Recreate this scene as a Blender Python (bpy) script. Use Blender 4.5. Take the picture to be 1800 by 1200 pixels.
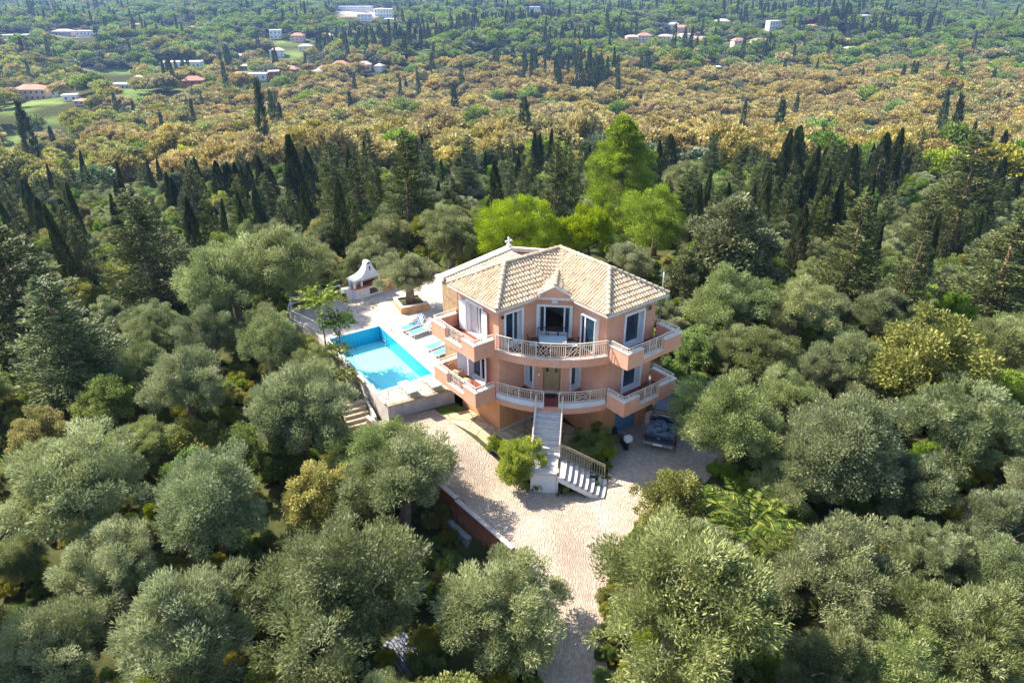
import bpy, bmesh, math, random
import numpy as np
from mathutils import Vector, Matrix, noise as mnoise
R = math.radians
for o in list(bpy.data.objects): bpy.data.objects.remove(o)
scn = bpy.context.scene
col = scn.collection

# ------------------------------------------------------------------ camera, world, sun, exposure
F, TH, ROLL, HC = 1242.45, .4748, -.0025, 24.085
cam = bpy.data.cameras.new("camera"); camo = bpy.data.objects.new("camera", cam); col.objects.link(camo)
cam.sensor_width = 36; cam.lens = F / 1800 * 36; cam.clip_start = .1; cam.clip_end = 30000
camo.location = (0, 0, HC)
camo.rotation_euler = (Matrix.Rotation(math.pi/2 - TH, 4, 'X') @ Matrix.Rotation(ROLL, 4, 'Z')).to_euler()
scn.camera = camo
scn.render.resolution_x, scn.render.resolution_y = 1024, 682
SUN_DIR = Vector((-.879*math.cos(R(42.5)), .477*math.cos(R(42.5)), math.sin(R(42.5))))   # towards the sun
w = bpy.data.worlds.new("World"); scn.world = w; w.use_nodes = True
nt = w.node_tree; bg = nt.nodes['Background']; sky = nt.nodes.new('ShaderNodeTexSky')
sky.sky_type = 'NISHITA'; sky.sun_disc = False; sky.sun_elevation = R(42.5)
sky.sun_rotation = math.atan2(SUN_DIR.x, SUN_DIR.y)
nt.links.new(sky.outputs[0], bg.inputs[0]); bg.inputs[1].default_value = .135
sl = bpy.data.lights.new("sun", 'SUN'); so = bpy.data.objects.new("sun", sl); col.objects.link(so)
sl.energy = 5.0; sl.angle = R(.5); sl.color = (1, .91, .77)
so.rotation_euler = SUN_DIR.to_track_quat('Z', 'Y').to_euler()
scn.view_settings.view_transform = 'Standard'; scn.view_settings.look = 'None'
scn.view_settings.exposure = 1.3; scn.view_settings.gamma = 1
cy = scn.cycles
cy.max_bounces = 6; cy.diffuse_bounces = 3; cy.glossy_bounces = 2; cy.transmission_bounces = 3
cy.transparent_max_bounces = 6; cy.volume_bounces = 0; cy.caustics_reflective = False; cy.caustics_refractive = False
cy.use_denoising = True; cy.use_adaptive_sampling = True; cy.adaptive_threshold = .02

# camera maths, used to turn sight lines into real places on the ground
fwd = np.array([0, math.cos(TH), -math.sin(TH)]); up_ = np.array([0, math.sin(TH), math.cos(TH)]); rt_ = np.array([1., 0, 0])
cr, sr = math.cos(ROLL), math.sin(ROLL)
RT = rt_*cr + up_*sr; UP = -rt_*sr + up_*cr; CP = np.array([0, 0, HC])
def ray(u, v): return fwd + (u-900)/F*RT - (v-600)/F*UP
def proj(P):
    P = np.asarray(P, float) - CP; z = P @ fwd
    return 900 + F*(P@RT)/z, 600 - F*(P@UP)/z, z

# ------------------------------------------------------------------ terrain height
HX, HY, PHI = 2.5686, 37.7667, .6645
E1 = np.array([math.cos(PHI), math.sin(PHI)]); E2 = np.array([math.sin(PHI), -math.cos(PHI)])
def sm(t): t = np.clip(t, 0, 1); return t*t*(3-2*t)
def wob(x, y, s, seed=0.):
    return (np.sin(x/s*1.3+seed)*np.cos(y/s*1.1-seed*.7) + .6*np.sin(x/s*2.3-y/s*1.9+seed*2.1) + .35*np.sin(x/s*4.1+y/s*3.7+seed*1.3))/1.6
def ground(x, y):
    x = np.asarray(x, float); y = np.asarray(y, float)
    b = (x-HX)*E2[0] + (y-HY)*E2[1]; a = (x-HX)*E1[0] + (y-HY)*E1[1]
    z = -.6*sm((b+1)/5)
    z = z - .35*sm((b-9)/9)
    # beyond the retaining wall on the left of the drive
    s = (x+8.78)*(-10.3) - (y-36.43)*8.6; s = s/13.4            # signed distance, + is on the low side
    low = sm(s/.35) * sm((40-y)/3) * sm((y-18)/2) * sm((.3-x)/1.2)
    z = z - 1.7*low - .8*sm((s-3)/8)*sm((44-y)/8)
    tl = sm((-(x+13)-.5*(y-45))/6)*sm((y-38)/3)*sm((62-y)/5)     # west of the terrace
    z = z - 1.4*tl
    d0 = np.hypot(x-0, y-36)
    k = .35 + .65*sm(((y-36)/np.maximum(d0, 1)+.3)/1.0)
    d = np.maximum(0, d0-25)*k
    drop = np.where(d < 45, 12*(d/45)**1.3, 12 + 42*sm((d-45)/400+.12)/(1-sm(.12)) - 42*sm(.12)/(1-sm(.12)))
    z = z - drop
    z = z + 25*sm((y-430)/620)*sm((d-200)/200)
    far = sm((d-60)/250)
    z = z + far*(10*wob(x, y, 115, 1.3) + 3.2*wob(x, y, 47, 4.) + 16*sm((y-1000)/1500)*wob(x, y, 420, 2.2))
    return z
def g1(x, y): return float(ground(x, y))
def hit(u, v, dz=0.):
    """point where the sight line through photo pixel (u, v) comes down to ground + dz"""
    d = ray(u, v); t = np.concatenate([np.arange(10, 120, .1), np.geomspace(120, 9000, 2500)])
    P = CP + d*t[:, None]
    f = P[:, 2] - ground(P[:, 0], P[:, 1]) - dz
    i = int(np.argmax(f < 0))
    if f[i] >= 0: return None
    tt = t[i-1] + (t[i]-t[i-1])*f[i-1]/(f[i-1]-f[i]) if i else t[0]
    return CP + d*tt

# ------------------------------------------------------------------ materials
def newmat(name):
    m = bpy.data.materials.new(name); m.use_nodes = True; return m, m.node_tree, m.node_tree.nodes['Principled BSDF']
def N(nt, t, **kw):
    n = nt.nodes.new(t)
    for k, v in kw.items():
        if k in n.inputs: n.inputs[k].default_value = v
        else: setattr(n, k, v)
    return n
def ramp(nt, fac, stops):
    r = nt.nodes.new('ShaderNodeValToRGB'); e = r.color_ramp.elements
    while len(e) < len(stops): e.new(.5)
    for x, (p, c) in zip(e, stops): x.position = p; x.color = (*c, 1)
    nt.links.new(fac, r.inputs[0]); return r.outputs[0]
def mix(nt, f, a, b, bt='MIX'):
    m = nt.nodes.new('ShaderNodeMix'); m.data_type = 'RGBA'; m.blend_type = bt
    for s, v in ((m.inputs[0], f), (m.inputs[6], a), (m.inputs[7], b)):
        if hasattr(v, 'is_linked'): nt.links.new(v, s)
        elif isinstance(v, tuple): s.default_value = (*v, 1)
        else: s.default_value = v
    return m.outputs[2]
def M(name, c1, c2=None, scale=3., rough=.7, bump=0., bscale=None, metal=0., rnd=False, detail=6, spec=.3, stops=None):
    m, nt, b = newmat(name); L = nt.links
    tc = N(nt, 'ShaderNodeTexCoord'); src = tc.outputs['Object']
    n = N(nt, 'ShaderNodeTexNoise', Scale=scale, Detail=detail, Roughness=.62); L.new(src, n.inputs['Vector'])
    c = ramp(nt, n.outputs['Fac'], [(.32, c1), (.68, c2 or c1)]) if not stops else ramp(nt, n.outputs['Fac'], stops)
    if rnd:
        at = N(nt, 'ShaderNodeAttribute', attribute_name='rnd')
        mr = N(nt, 'ShaderNodeMapRange'); mr.inputs['To Min'].default_value = 1-rnd; mr.inputs['To Max'].default_value = 1+rnd
        L.new(at.outputs['Fac'], mr.inputs[0])
        vm = N(nt, 'ShaderNodeVectorMath', operation='SCALE'); L.new(c, vm.inputs[0]); L.new(mr.outputs[0], vm.inputs['Scale']); c = vm.outputs[0]
    L.new(c, b.inputs['Base Color']); b.inputs['Roughness'].default_value = rough; b.inputs['Metallic'].default_value = metal
    b.inputs['Specular IOR Level'].default_value = spec
    if bump:
        n2 = N(nt, 'ShaderNodeTexNoise', Scale=bscale or scale*6, Detail=5.); L.new(src, n2.inputs['Vector'])
        bp = N(nt, 'ShaderNodeBump', Strength=1., Distance=bump); L.new(n2.outputs['Fac'], bp.inputs['Height']); L.new(bp.outputs[0], b.inputs['Normal'])
    return m
def leafmat(name, ca, cb, cc=None, trans=.3, rough=.6, ovar=.25):
    """foliage: colour varies from leaf to leaf (face attribute) and from tree to tree"""
    m, nt, b = newmat(name); L = nt.links
    at = N(nt, 'ShaderNodeAttribute', attribute_name='rnd')
    c = ramp(nt, at.outputs['Fac'], [(0, ca), (.75, cb), (1, cc or cb)])
    oi = N(nt, 'ShaderNodeObjectInfo')
    hs = N(nt, 'ShaderNodeHueSaturation'); L.new(c, hs.inputs['Color'])
    r1 = N(nt, 'ShaderNodeMapRange'); r1.inputs['To Min'].default_value = 1-ovar; r1.inputs['To Max'].default_value = 1+ovar*1.1
    L.new(oi.outputs['Random'], r1.inputs[0]); L.new(r1.outputs[0], hs.inputs['Value'])
    wn = N(nt, 'ShaderNodeTexWhiteNoise', noise_dimensions='1D'); L.new(oi.outputs['Random'], wn.inputs['W'])
    r2 = N(nt, 'ShaderNodeMapRange'); r2.inputs['To Min'].default_value = .5-ovar*.07; r2.inputs['To Max'].default_value = .5+ovar*.07
    L.new(wn.outputs['Value'], r2.inputs[0]); L.new(r2.outputs[0], hs.inputs['Hue'])
    r3 = N(nt, 'ShaderNodeMapRange'); r3.inputs['To Min'].default_value = 1-ovar*.8; r3.inputs['To Max'].default_value = 1+ovar*.5
    wn2 = N(nt, 'ShaderNodeTexWhiteNoise', noise_dimensions='2D'); L.new(oi.outputs['Location'], wn2.inputs['Vector']); L.new(wn2.outputs['Value'], r3.inputs[0]); L.new(r3.outputs[0], hs.inputs['Saturation'])
    L.new(hs.outputs[0], b.inputs['Base Color']); b.inputs['Roughness'].default_value = rough; b.inputs['Specular IOR Level'].default_value = .25
    tr = N(nt, 'ShaderNodeBsdfTranslucent'); L.new(hs.outputs[0], tr.inputs[0])
    ms = N(nt, 'ShaderNodeMixShader'); ms.inputs[0].default_value = trans
    L.new(b.outputs[0], ms.inputs[1]); L.new(tr.outputs[0], ms.inputs[2]); L.new(ms.outputs[0], nt.nodes['Material Output'].inputs[0])
    return m

def render_coat(name, c1, c2):
    m = M(name, c1, c2, .5, .85, .004, 40); nt = m.node_tree; L = nt.links; b = nt.nodes['Principled BSDF']; src = b.inputs['Base Color'].links[0].from_socket
    tc = N(nt, 'ShaderNodeTexCoord'); mp = N(nt, 'ShaderNodeMapping'); mp.inputs['Scale'].default_value = (3.2, 3.2, .35); n = N(nt, 'ShaderNodeTexNoise', Scale=1., Detail=6., Roughness=.7); L.new(tc.outputs['Object'], mp.inputs[0]); L.new(mp.outputs[0], n.inputs['Vector'])
    n2 = N(nt, 'ShaderNodeTexNoise', Scale=1.1, Detail=5.); L.new(tc.outputs['Object'], n2.inputs['Vector'])
    c = mix(nt, ramp(nt, n.outputs['Fac'], [(.52, (0, 0, 0)), (.78, (.4, .4, .4))]), src, (.38, .18, .11)); c = mix(nt, ramp(nt, n2.outputs['Fac'], [(.52, (0, 0, 0)), (.7, (.35, .35, .35))]), c, (.80, .46, .31)); L.new(c, b.inputs['Base Color']); return m
PINK = render_coat('salmon_render', (.64, .30, .19), (.74, .37, .25))
PINK2 = render_coat('basement_render', (.62, .28, .125), (.72, .35, .17))
WHITE = M('white_paint', (.72, .73, .76), (.82, .83, .85), 2, .5)
CREAM = M('cream_coping', (.60, .53, .45), (.80, .76, .68), 2.5, .7, .003)
RAIL = M('beige_metal', (.62, .52, .42), (.72, .62, .52), 4, .45)
TILE = M('clay_tile', (.44, .325, .21), (.64, .51, .37), 1.6, .85, .006, 30, rnd=.24)
TILED = M('roof_underlay', (.16, .085, .05), (.22, .12, .07), 4, .9)
FLOORR = M('red_floor_tile', (.19, .055, .04), (.28, .09, .065), 3, .45)
GLASS = M('window_glass', (.012, .03, .05), (.03, .06, .09), .8, .06, spec=.9)
DARK = M('dark_interior', (.06, .05, .045), (.1, .085, .07), 1, .8)
CURT = M('curtain_cloth', (.6, .58, .56), (.75, .73, .70), 3, .9)
WOOD = M('door_wood', (.30, .19, .10), (.40, .27, .15), 6, .6, .003)
CONC = M('stained_concrete', (.30, .31, .36), (.52, .52, .55), 1.6, .85, .01, 12)
STONE = M('rough_stone', (.28, .17, .09), (.5, .35, .2), 3, .9, .03, 8)
STEP = M('step_marble', (.42, .39, .36), (.62, .58, .53), 3, .6, .004)
BLUEW = M('white_wall', (.62, .64, .68), (.76, .77, .79), .9, .8, .005)
REDW = M('red_wall', (.26, .075, .05), (.46, .19, .12), 1.6, .85, .01, 10)
BRICKT = M('terracotta', (.45, .14, .06), (.6, .23, .11), 4, .8)
METAL = M('steel', (.5, .5, .52), (.65, .65, .66), 5, .25, metal=.9)
BLACKM = M('black_metal', (.015, .015, .018), (.03, .03, .035), 5, .35)
DGREEN = M('dark_green', (.015, .04, .015), (.03, .075, .025), 3, .9)
BARK = M('bark', (.13, .095, .07), (.26, .2, .15), 5, .95, .03, 14)
PBARK = M('red_bark', (.2, .11, .07), (.34, .21, .15), 4, .95, .03, 14)

# ------------------------------------------------------------------ object helpers
def tag(o, label=None, cat=None, group=None, kind=None):
    if label: o['label'] = label
    if cat: o['category'] = cat
    if group: o['group'] = group
    if kind: o['kind'] = kind
    return o
def empty(name, loc=(0, 0, 0), rz=0., label=None, cat=None, group=None):
    o = bpy.data.objects.new(name, None); col.objects.link(o); o.location = loc; o.rotation_euler = (0, 0, rz)
    o.empty_display_size = .3
    return tag(o, label, cat, group)
def link(name, me, parent=None, loc=None, rz=None, sc=None):
    o = bpy.data.objects.new(name, me); col.objects.link(o)
    if parent: o.parent = parent
    if loc is not None: o.location = loc
    if rz is not None: o.rotation_euler = (0, 0, rz)
    if sc is not None: o.scale = sc
    return o
class MB:
    """collects faces, with a material slot and a random number for each face"""
    def __init__(s): s.v = []; s.f = []; s.m = []; s.r = []; s.mats = []; s.sm = []
    def mi(s, m):
        if m not in s.mats: s.mats.append(m)
        return s.mats.index(m)
    def add(s, vs, fs, m, rnd=None, smooth=False):
        o = len(s.v); s.v += [tuple(map(float, p)) for p in vs]; k = s.mi(m)
        for f in fs:
            s.f.append([i+o for i in f]); s.m.append(k); s.r.append(random.random() if rnd is None else rnd); s.sm.append(smooth)
        return s
    def box(s, lo, hi, m, fr=None):
        (x0, y0, z0), (x1, y1, z1) = lo, hi
        vs = [(x0,y0,z0),(x1,y0,z0),(x1,y1,z0),(x0,y1,z0),(x0,y0,z1),(x1,y0,z1),(x1,y1,z1),(x0,y1,z1)]
        if fr: vs = [fr(*p) for p in vs]
        return s.add(vs, [(0,3,2,1),(4,5,6,7),(0,1,5,4),(1,2,6,5),(2,3,7,6),(3,0,4,7)], m)
    def bar(s, p, q, w, h, m, upv=(0, 0, 1)):
        p, q = Vector(p), Vector(q); d = (q-p)
        if d.length < 1e-6: return s
        d.normalize(); u = Vector(upv)
        if abs(d.dot(u)) > .98: u = Vector((1, 0, 0))
        sd = d.cross(u).normalized(); u = sd.cross(d)
        vs = [e + sd*w/2*i + u*h/2*j for e in (p, q) for i, j in ((-1,-1),(1,-1),(1,1),(-1,1))]
        return s.add(vs, [(0,1,2,3),(7,6,5,4),(0,4,5,1),(1,5,6,2),(2,6,7,3),(3,7,4,0)], m)
    def tube(s, pts, rad, m, n=8, cap=True):
        pts = [Vector(p) for p in pts]; rad = rad if hasattr(rad, '__len__') else [rad]*len(pts)
        vs = []; fs = []
        for i, p in enumerate(pts):
            d = (pts[min(i+1, len(pts)-1)] - pts[max(i-1, 0)]).normalized()
            u = Vector((0, 0, 1)) if abs(d.z) < .9 else Vector((1, 0, 0))
            a = d.cross(u).normalized(); b = d.cross(a)
            for k in range(n):
                t = 2*math.pi*k/n; vs.append(p + (a*math.cos(t)+b*math.sin(t))*rad[i])
        for i in range(len(pts)-1):
            for k in range(n):
                fs.append((i*n+k, i*n+(k+1)%n, (i+1)*n+(k+1)%n, (i+1)*n+k))
        if cap: fs += [tuple(range(n))[::-1], tuple((len(pts)-1)*n+k for k in range(n))]
        return s.add(vs, fs, m, smooth=True)
    def prism(s, poly, z0, z1, m, fr=None, mtop=None):
        n = len(poly); vs = [(x, y, z0) for x, y in poly] + [(x, y, z1) for x, y in poly]
        if fr: vs = [fr(*p) for p in vs]
        s.add(vs, [(i, (i+1) % n, n+(i+1) % n, n+i) for i in range(n)] + [tuple(range(n))[::-1]], m)
        return s.add(vs[n:], [tuple(range(n))], mtop or m)
    def build(s, name, parent=None, **kw):
        me = bpy.data.meshes.new(name); me.from_pydata(s.v, [], s.f)
        for m in s.mats: me.materials.append(m)
        me.polygons.foreach_set('material_index', s.m); me.polygons.foreach_set('use_smooth', s.sm)
        at = me.attributes.new('rnd', 'FLOAT', 'FACE'); at.data.foreach_set('value', s.r)
        bm = bmesh.new(); bm.from_mesh(me); bmesh.ops.recalc_face_normals(bm, faces=bm.faces); bm.to_mesh(me); bm.free()
        me.update(); return link(name, me, parent, **kw)
def W(a, b, z=0.): return (HX + a*E1[0] + b*E2[0], HY + a*E1[1] + b*E2[1], z)
def hl(a, b, z): return (a, -b, z)          # house coordinates: a along the left wing, b towards the viewer
def mir(p): return (-p[1], -p[0])
# ------------------------------------------------------------------ the villa
LL, WW, OV, ZE, HRF = 4.2, 3.92, .45, 8.22, 1.42
villa = empty('villa', (HX, HY, 0), PHI, 'two-storey salmon pink villa with clay tiled hip roof and curved balconies', 'house')
CEN = (-.5, -1.)
def frame2(p0, p1, cen=CEN):
    p0, p1 = Vector(p0), Vector(p1); d = (p1-p0); ln = d.length; d.normalize(); n = Vector((d.y, -d.x))
    if n.dot(Vector(cen) - p0) > 0: n = -n            # n points outwards
    return (lambda s, o, z: hl(p0.x + d.x*s + n.x*o, p0.y + d.y*s + n.y*o, z)), ln
def wallp(mb, p0, p1, z0, z1, holes, m, t=.38, mr=None, cen=CEN):
    fr, ln = frame2(p0, p1, cen)
    S = sorted({0, ln} | {h[0] for h in holes} | {h[1] for h in holes}); Z = sorted({z0, z1} | {h[2] for h in holes} | {h[3] for h in holes})
    for i in range(len(S)-1):
        for j in range(len(Z)-1):
            sc, zc = (S[i]+S[i+1])/2, (Z[j]+Z[j+1])/2
            if any(h[0] < sc < h[1] and h[2] < zc < h[3] for h in holes): continue
            mb.add([fr(S[i], 0, Z[j]), fr(S[i+1], 0, Z[j]), fr(S[i+1], 0, Z[j+1]), fr(S[i], 0, Z[j+1])], [(0, 1, 2, 3)], m)
    for a, b, c, d in holes:
        q = [(a, c), (b, c), (b, d), (a, d)]
        for k in range(4):
            (s0, y0), (s1, y1) = q[k], q[(k+1) % 4]
            mb.add([fr(s0, 0, y0), fr(s1, 0, y1), fr(s1, -t, y1), fr(s0, -t, y0)], [(0, 1, 2, 3)], mr or m)
def window(p0, p1, h, t=.34, trim=.13, mull=1, label=None, openleft=None, shutters=(), curtain=None, sash=None, cen=CEN):
    """surround (the part itself), frame, panes, shutters in the opening h = (s0, s1, z0, z1)"""
    fr, ln = frame2(p0, p1, cen); s0, s1, z0, z1 = h; mb = MB()
    def B(mbx, a, b, o0, o1, c, d, m): mbx.box((a, o0, c), (b, o1, d), m, fr)
    B(mb, s0-trim, s0-.002, .002, .045, z0, z1+trim, WHITE); B(mb, s1+.002, s1+trim, .002, .045, z0, z1+trim, WHITE)
    B(mb, s0, s1, .002, .045, z1+.002, z1+trim, WHITE); B(mb, s0-trim, s1+trim, .002, .08, z0-.07, z0-.002, WHITE)
    root = mb.build('window', villa)
    if label: root['label'] = label
    f = MB(); fw = .07; o0, o1 = -t, -t+.07
    B(f, s0+.003, s0+fw, o0, o1, z0+.003, z1-.003, WHITE); B(f, s1-fw, s1-.003, o0, o1, z0+.003, z1-.003, WHITE)
    B(f, s0+fw, s1-fw, o0, o1, z0+.003, z0+fw, WHITE); B(f, s0+fw, s1-fw, o0, o1, z1-fw, z1-.003, WHITE)
    cuts = sash if sash is not None else [s0 + (s1-s0)*(k+1)/(mull+1) for k in range(mull)]
    for c in cuts: B(f, c-.045, c+.045, o0-.01, o1+.01, z0+fw, z1-fw, WHITE)
    f.build('window_frame', root)
    xs = [s0+fw] + sorted(cuts) + [s1-fw]
    for i in range(len(xs)-1):
        if openleft is not None and i == openleft: continue
        g = MB(); B(g, xs[i]+.03, xs[i+1]-.03, o0+.02, o0+.035, z0+fw, z1-fw, GLASS); g.build('glass_pane', root)
    for a, b, ang in shutters:
        g = MB(); ca, sa = math.cos(ang), math.sin(ang); hinge, wd = (a, b)
        def fs(s, o, z, H=hinge, ca=ca, sa=sa): return fr(H + s*ca - 0*o, .06 + abs(s)*sa + o, z)
        g.box((0, 0, z0+.02), (wd, .04, z1-.01), WHITE, fs)
        for k in range(14):
            zz = z0+.14+(z1-z0-.26)*k/14; g.box((wd*.14, .04, zz), (wd*.86, .055, zz+.05), WHITE, fs)
        g.build('shutter', root)
    if curtain:
        a, b = curtain; g = MB(); n = 16
        vs = []; 
        for k in range(n+1):
            s = a+(b-a)*k/n; vs += [fr(s, -t+.10+.03*math.sin(k*2.1), z0+.05), fr(s, -t+.10+.03*math.sin(k*2.1+.4), z1-.1)]
        g.add(vs, [(2*k, 2*k+2, 2*k+3, 2*k+1) for k in range(n)], CURT); g.build('curtain', root)
    return root
A1, F1, F2, A2, B2, CC, B1 = (-LL, 0), (-1.5, 0), (0, 1.5), (0, LL), (WW, LL), (WW, -WW), (-LL, -WW)
WL = (.5, 1.63, 5.47, 7.5); FC = (.16, 1.96, 5.62, 7.42); WR = (1.0, 2.13, 5.47, 7.5)
ER = (1.5, 2.92, 5.5, 7.42); EL = (1.55, 3.0, 5.5, 7.45)          # measured from A1 / A2 along the end walls
up = MB(); zu0, zu1 = 5.2, 8.16
wallp(up, A1, F1, zu0, zu1, [WL], PINK, mr=WHITE); wallp(up, F1, F2, zu0, zu1, [FC], PINK, mr=WHITE); wallp(up, F2, A2, zu0, zu1, [WR], PINK, mr=WHITE)
wallp(up, A2, B2, zu0, zu1, [ER], PINK, mr=WHITE); wallp(up, B2, CC, zu0, zu1, [], PINK); wallp(up, CC, B1, zu0, zu1, [], PINK); wallp(up, A1, B1, zu0, zu1, [EL], PINK, mr=WHITE)
up.build('upper_wall', villa)
P1, P2, P3, P4 = (-2.3, 0), (-2.3, .9), (-.9, 2.3), (0, 2.3)
BW = (.12, .72, 2.72, 4.5); DO = (.47, 1.5, 2.47, 4.55); LR = (1.6, 3.0, 2.5, 4.5); LE = (1.35, 3.05, 2.5, 4.6)
lo = MB(); z0, z1 = 2.2, 5.2
wallp(lo, A1, P1, z0, z1, [], PINK); wallp(lo, P1, P2, z0, z1, [BW], PINK, mr=WHITE, cen=(-1, 1)); wallp(lo, P2, P3, z0, z1, [DO], PINK, t=.2, cen=(-1, 0))
wallp(lo, P4, P3, z0, z1, [BW], PINK, mr=WHITE, cen=(-.5, 1)); wallp(lo, P4, A2, z0, z1, [], PINK)
wallp(lo, A2, B2, z0, z1, [LR], PINK, mr=WHITE); wallp(lo, B2, CC, z0, z1, [], PINK); wallp(lo, CC, B1, z0, z1, [], PINK); wallp(lo, A1, B1, z0, z1, [LE], PINK, mr=WHITE)
lo.build('lower_wall', villa)
ba = MB()
for p, q in ((A1, (0, 0)), ((0, 0), A2), (A2, B2), (B2, CC), (CC, B1), (B1, A1)):
    wallp(ba, p, q, -1.6, 2.2, [(1.2, 3.2, -1.5, 1.35)] if p == A2 else [], PINK2)
ba.build('basement_wall', villa)
pl = MB()
pl.box((-LL-.05, .0, -.5), (-.1, -.05, .12), CREAM, lambda a, b, z: hl(a, -b, z)) ; pl.build('plinth', villa)
g = MB(); fr, _ = frame2(A2, B2); g.box((1.2, -.3, -1.5), (3.2, -.25, 1.35), M('blue_door', (.1, .25, .42), (.16, .33, .5), 3, .5), fr); g.build('garage_door', villa)
# interior floor and partitions that show through the open sliding window
it = MB(); inn = M('inner_wall', (.5, .46, .42), (.56, .52, .47), 1, .9); inf = M('inner_floor', (.16, .09, .06), (.22, .13, .09), 3, .5)
it.prism([(-LL+.1, -WW+.1), (-LL+.1, -.4), (-1.6, -.4), (-.4, 1.4), (-.4, LL-.1), (WW-.1, LL-.1), (WW-.1, -WW+.1)], 5.3, 5.44, inf, hl)
it.box((-1.7, -WW+.1, 5.44), (-1.6, -.45, 8.1), inn, hl); it.box((.3, 1.9, 5.44), (WW-.1, 2.0, 8.1), inn, hl); it.box((1.6, -WW+.1, 5.44), (1.7, 1.9, 8.1), inn, hl)
it.prism([(-LL+.1, -WW+.1), (-LL+.1, -.1), (-1.5, -.1), (-.1, 1.4), (-.1, LL-.1), (WW-.1, LL-.1), (WW-.1, -WW+.1)], 8.0, 8.1, inn, hl)
it.build('interior', villa)
window(A1, F1, WL, sash=[1.25]); window(F1, F2, FC, sash=[.48, 1.62], openleft=1, label='wide three-part sliding window with its middle open')
window(F2, A2, WR, sash=[1.35], curtain=(1.35, 2.05)); window(A2, B2, ER, mull=0)
window(A1, B1, EL, mull=1, shutters=((1.5, -.62, .12), (3.05, .62, .12)), openleft=0, curtain=(2.35, 2.95), label='french window with both white shutters folded back')
window(P1, P2, BW, mull=0, t=.25, cen=(-1, 1)); window(P4, P3, BW, mull=0, t=.25, cen=(-.5, 1))
window(A2, B2, LR, mull=0); window(A1, B1, LE, mull=1, shutters=((1.3, -.6, .5), (3.1, .6, .9)), openleft=0)
# front door
fr, _ = frame2(P2, P3, (-1, 0)); d = MB(); s0, s1, z0, z1 = DO
d.box((s0+.002, -.18, z0), (s1-.002, -.12, z1-.002), WOOD, fr)
for c in (s0+.03, (s0+s1)/2+.02):
    d.box((c, -.12, z0+.02), (c+.46, -.10, z1-.04), WOOD, fr)
    for zz, hh in ((z0+.15, .5), (z0+.72, .42)): d.box((c+.08, -.10, zz), (c+.38, -.085, zz+hh), WOOD, fr)
door = d.build('front_door', villa)
g = MB()
for c in (s0+.03, (s0+s1)/2+.02): g = MB(); g.box((c+.15, -.0995, z0+1.32), (c+.31, -.09, z1-.14), GLASS, fr); g.build('door_glass', door)
g = MB(); g.box((s0+.5, -.10, z0+1.0), (s0+.53, -.05, z0+1.12), METAL, fr); g.build('handle', door)
g = MB(); g.box((s0-.1, -.2, z0-.02), (s1+.1, .12, z0+.06), CREAM, fr); g.box((s0-.12, .003, z0+.06), (s0-.002, .05, z1+.1), PINK, fr); g.box((s1+.002, .003, z0+.06), (s1+.12, .05, z1+.1), PINK, fr); g.build('door_frame', door)
# slabs, curved fascias, box balconies
CX, RC = 1.95, 6.75
a0 = math.atan2(1.95, -4.51-1.95); a1 = math.atan2(6.46, -1.95)
def arc(r, n, t0=0., t1=1.): return [(CX + r*math.cos(a0+(a1-a0)*(t0+(t1-t0)*k/n)), -CX + r*math.sin(a0+(a1-a0)*(t0+(t1-t0)*k/n))) for k in range(n+1)]
def band(mb, r0, r1, z0, z1, m, t0=0, t1=1, n=40, mtop=None):
    o, i = arc(r1, n, t0, t1), arc(r0, n, t0, t1)
    vs = [hl(*p, z) for z in (z0, z1) for q in (i, o) for p in q]; k = n+1
    fs = []; ft = []
    for j in range(n):
        fs += [(k+j, k+j+1, 3*k+j+1, 3*k+j), (j, j+1, 2*k+j+1, 2*k+j), (j, j+1, k+j+1, k+j)]; ft.append((2*k+j, 2*k+j+1, 3*k+j+1, 3*k+j))
    fs += [(0, k, 3*k, 2*k), (n, k+n, 3*k+n, 2*k+n)]
    mb.add(vs, fs, m); mb.add(vs, ft, mtop or m)
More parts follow.
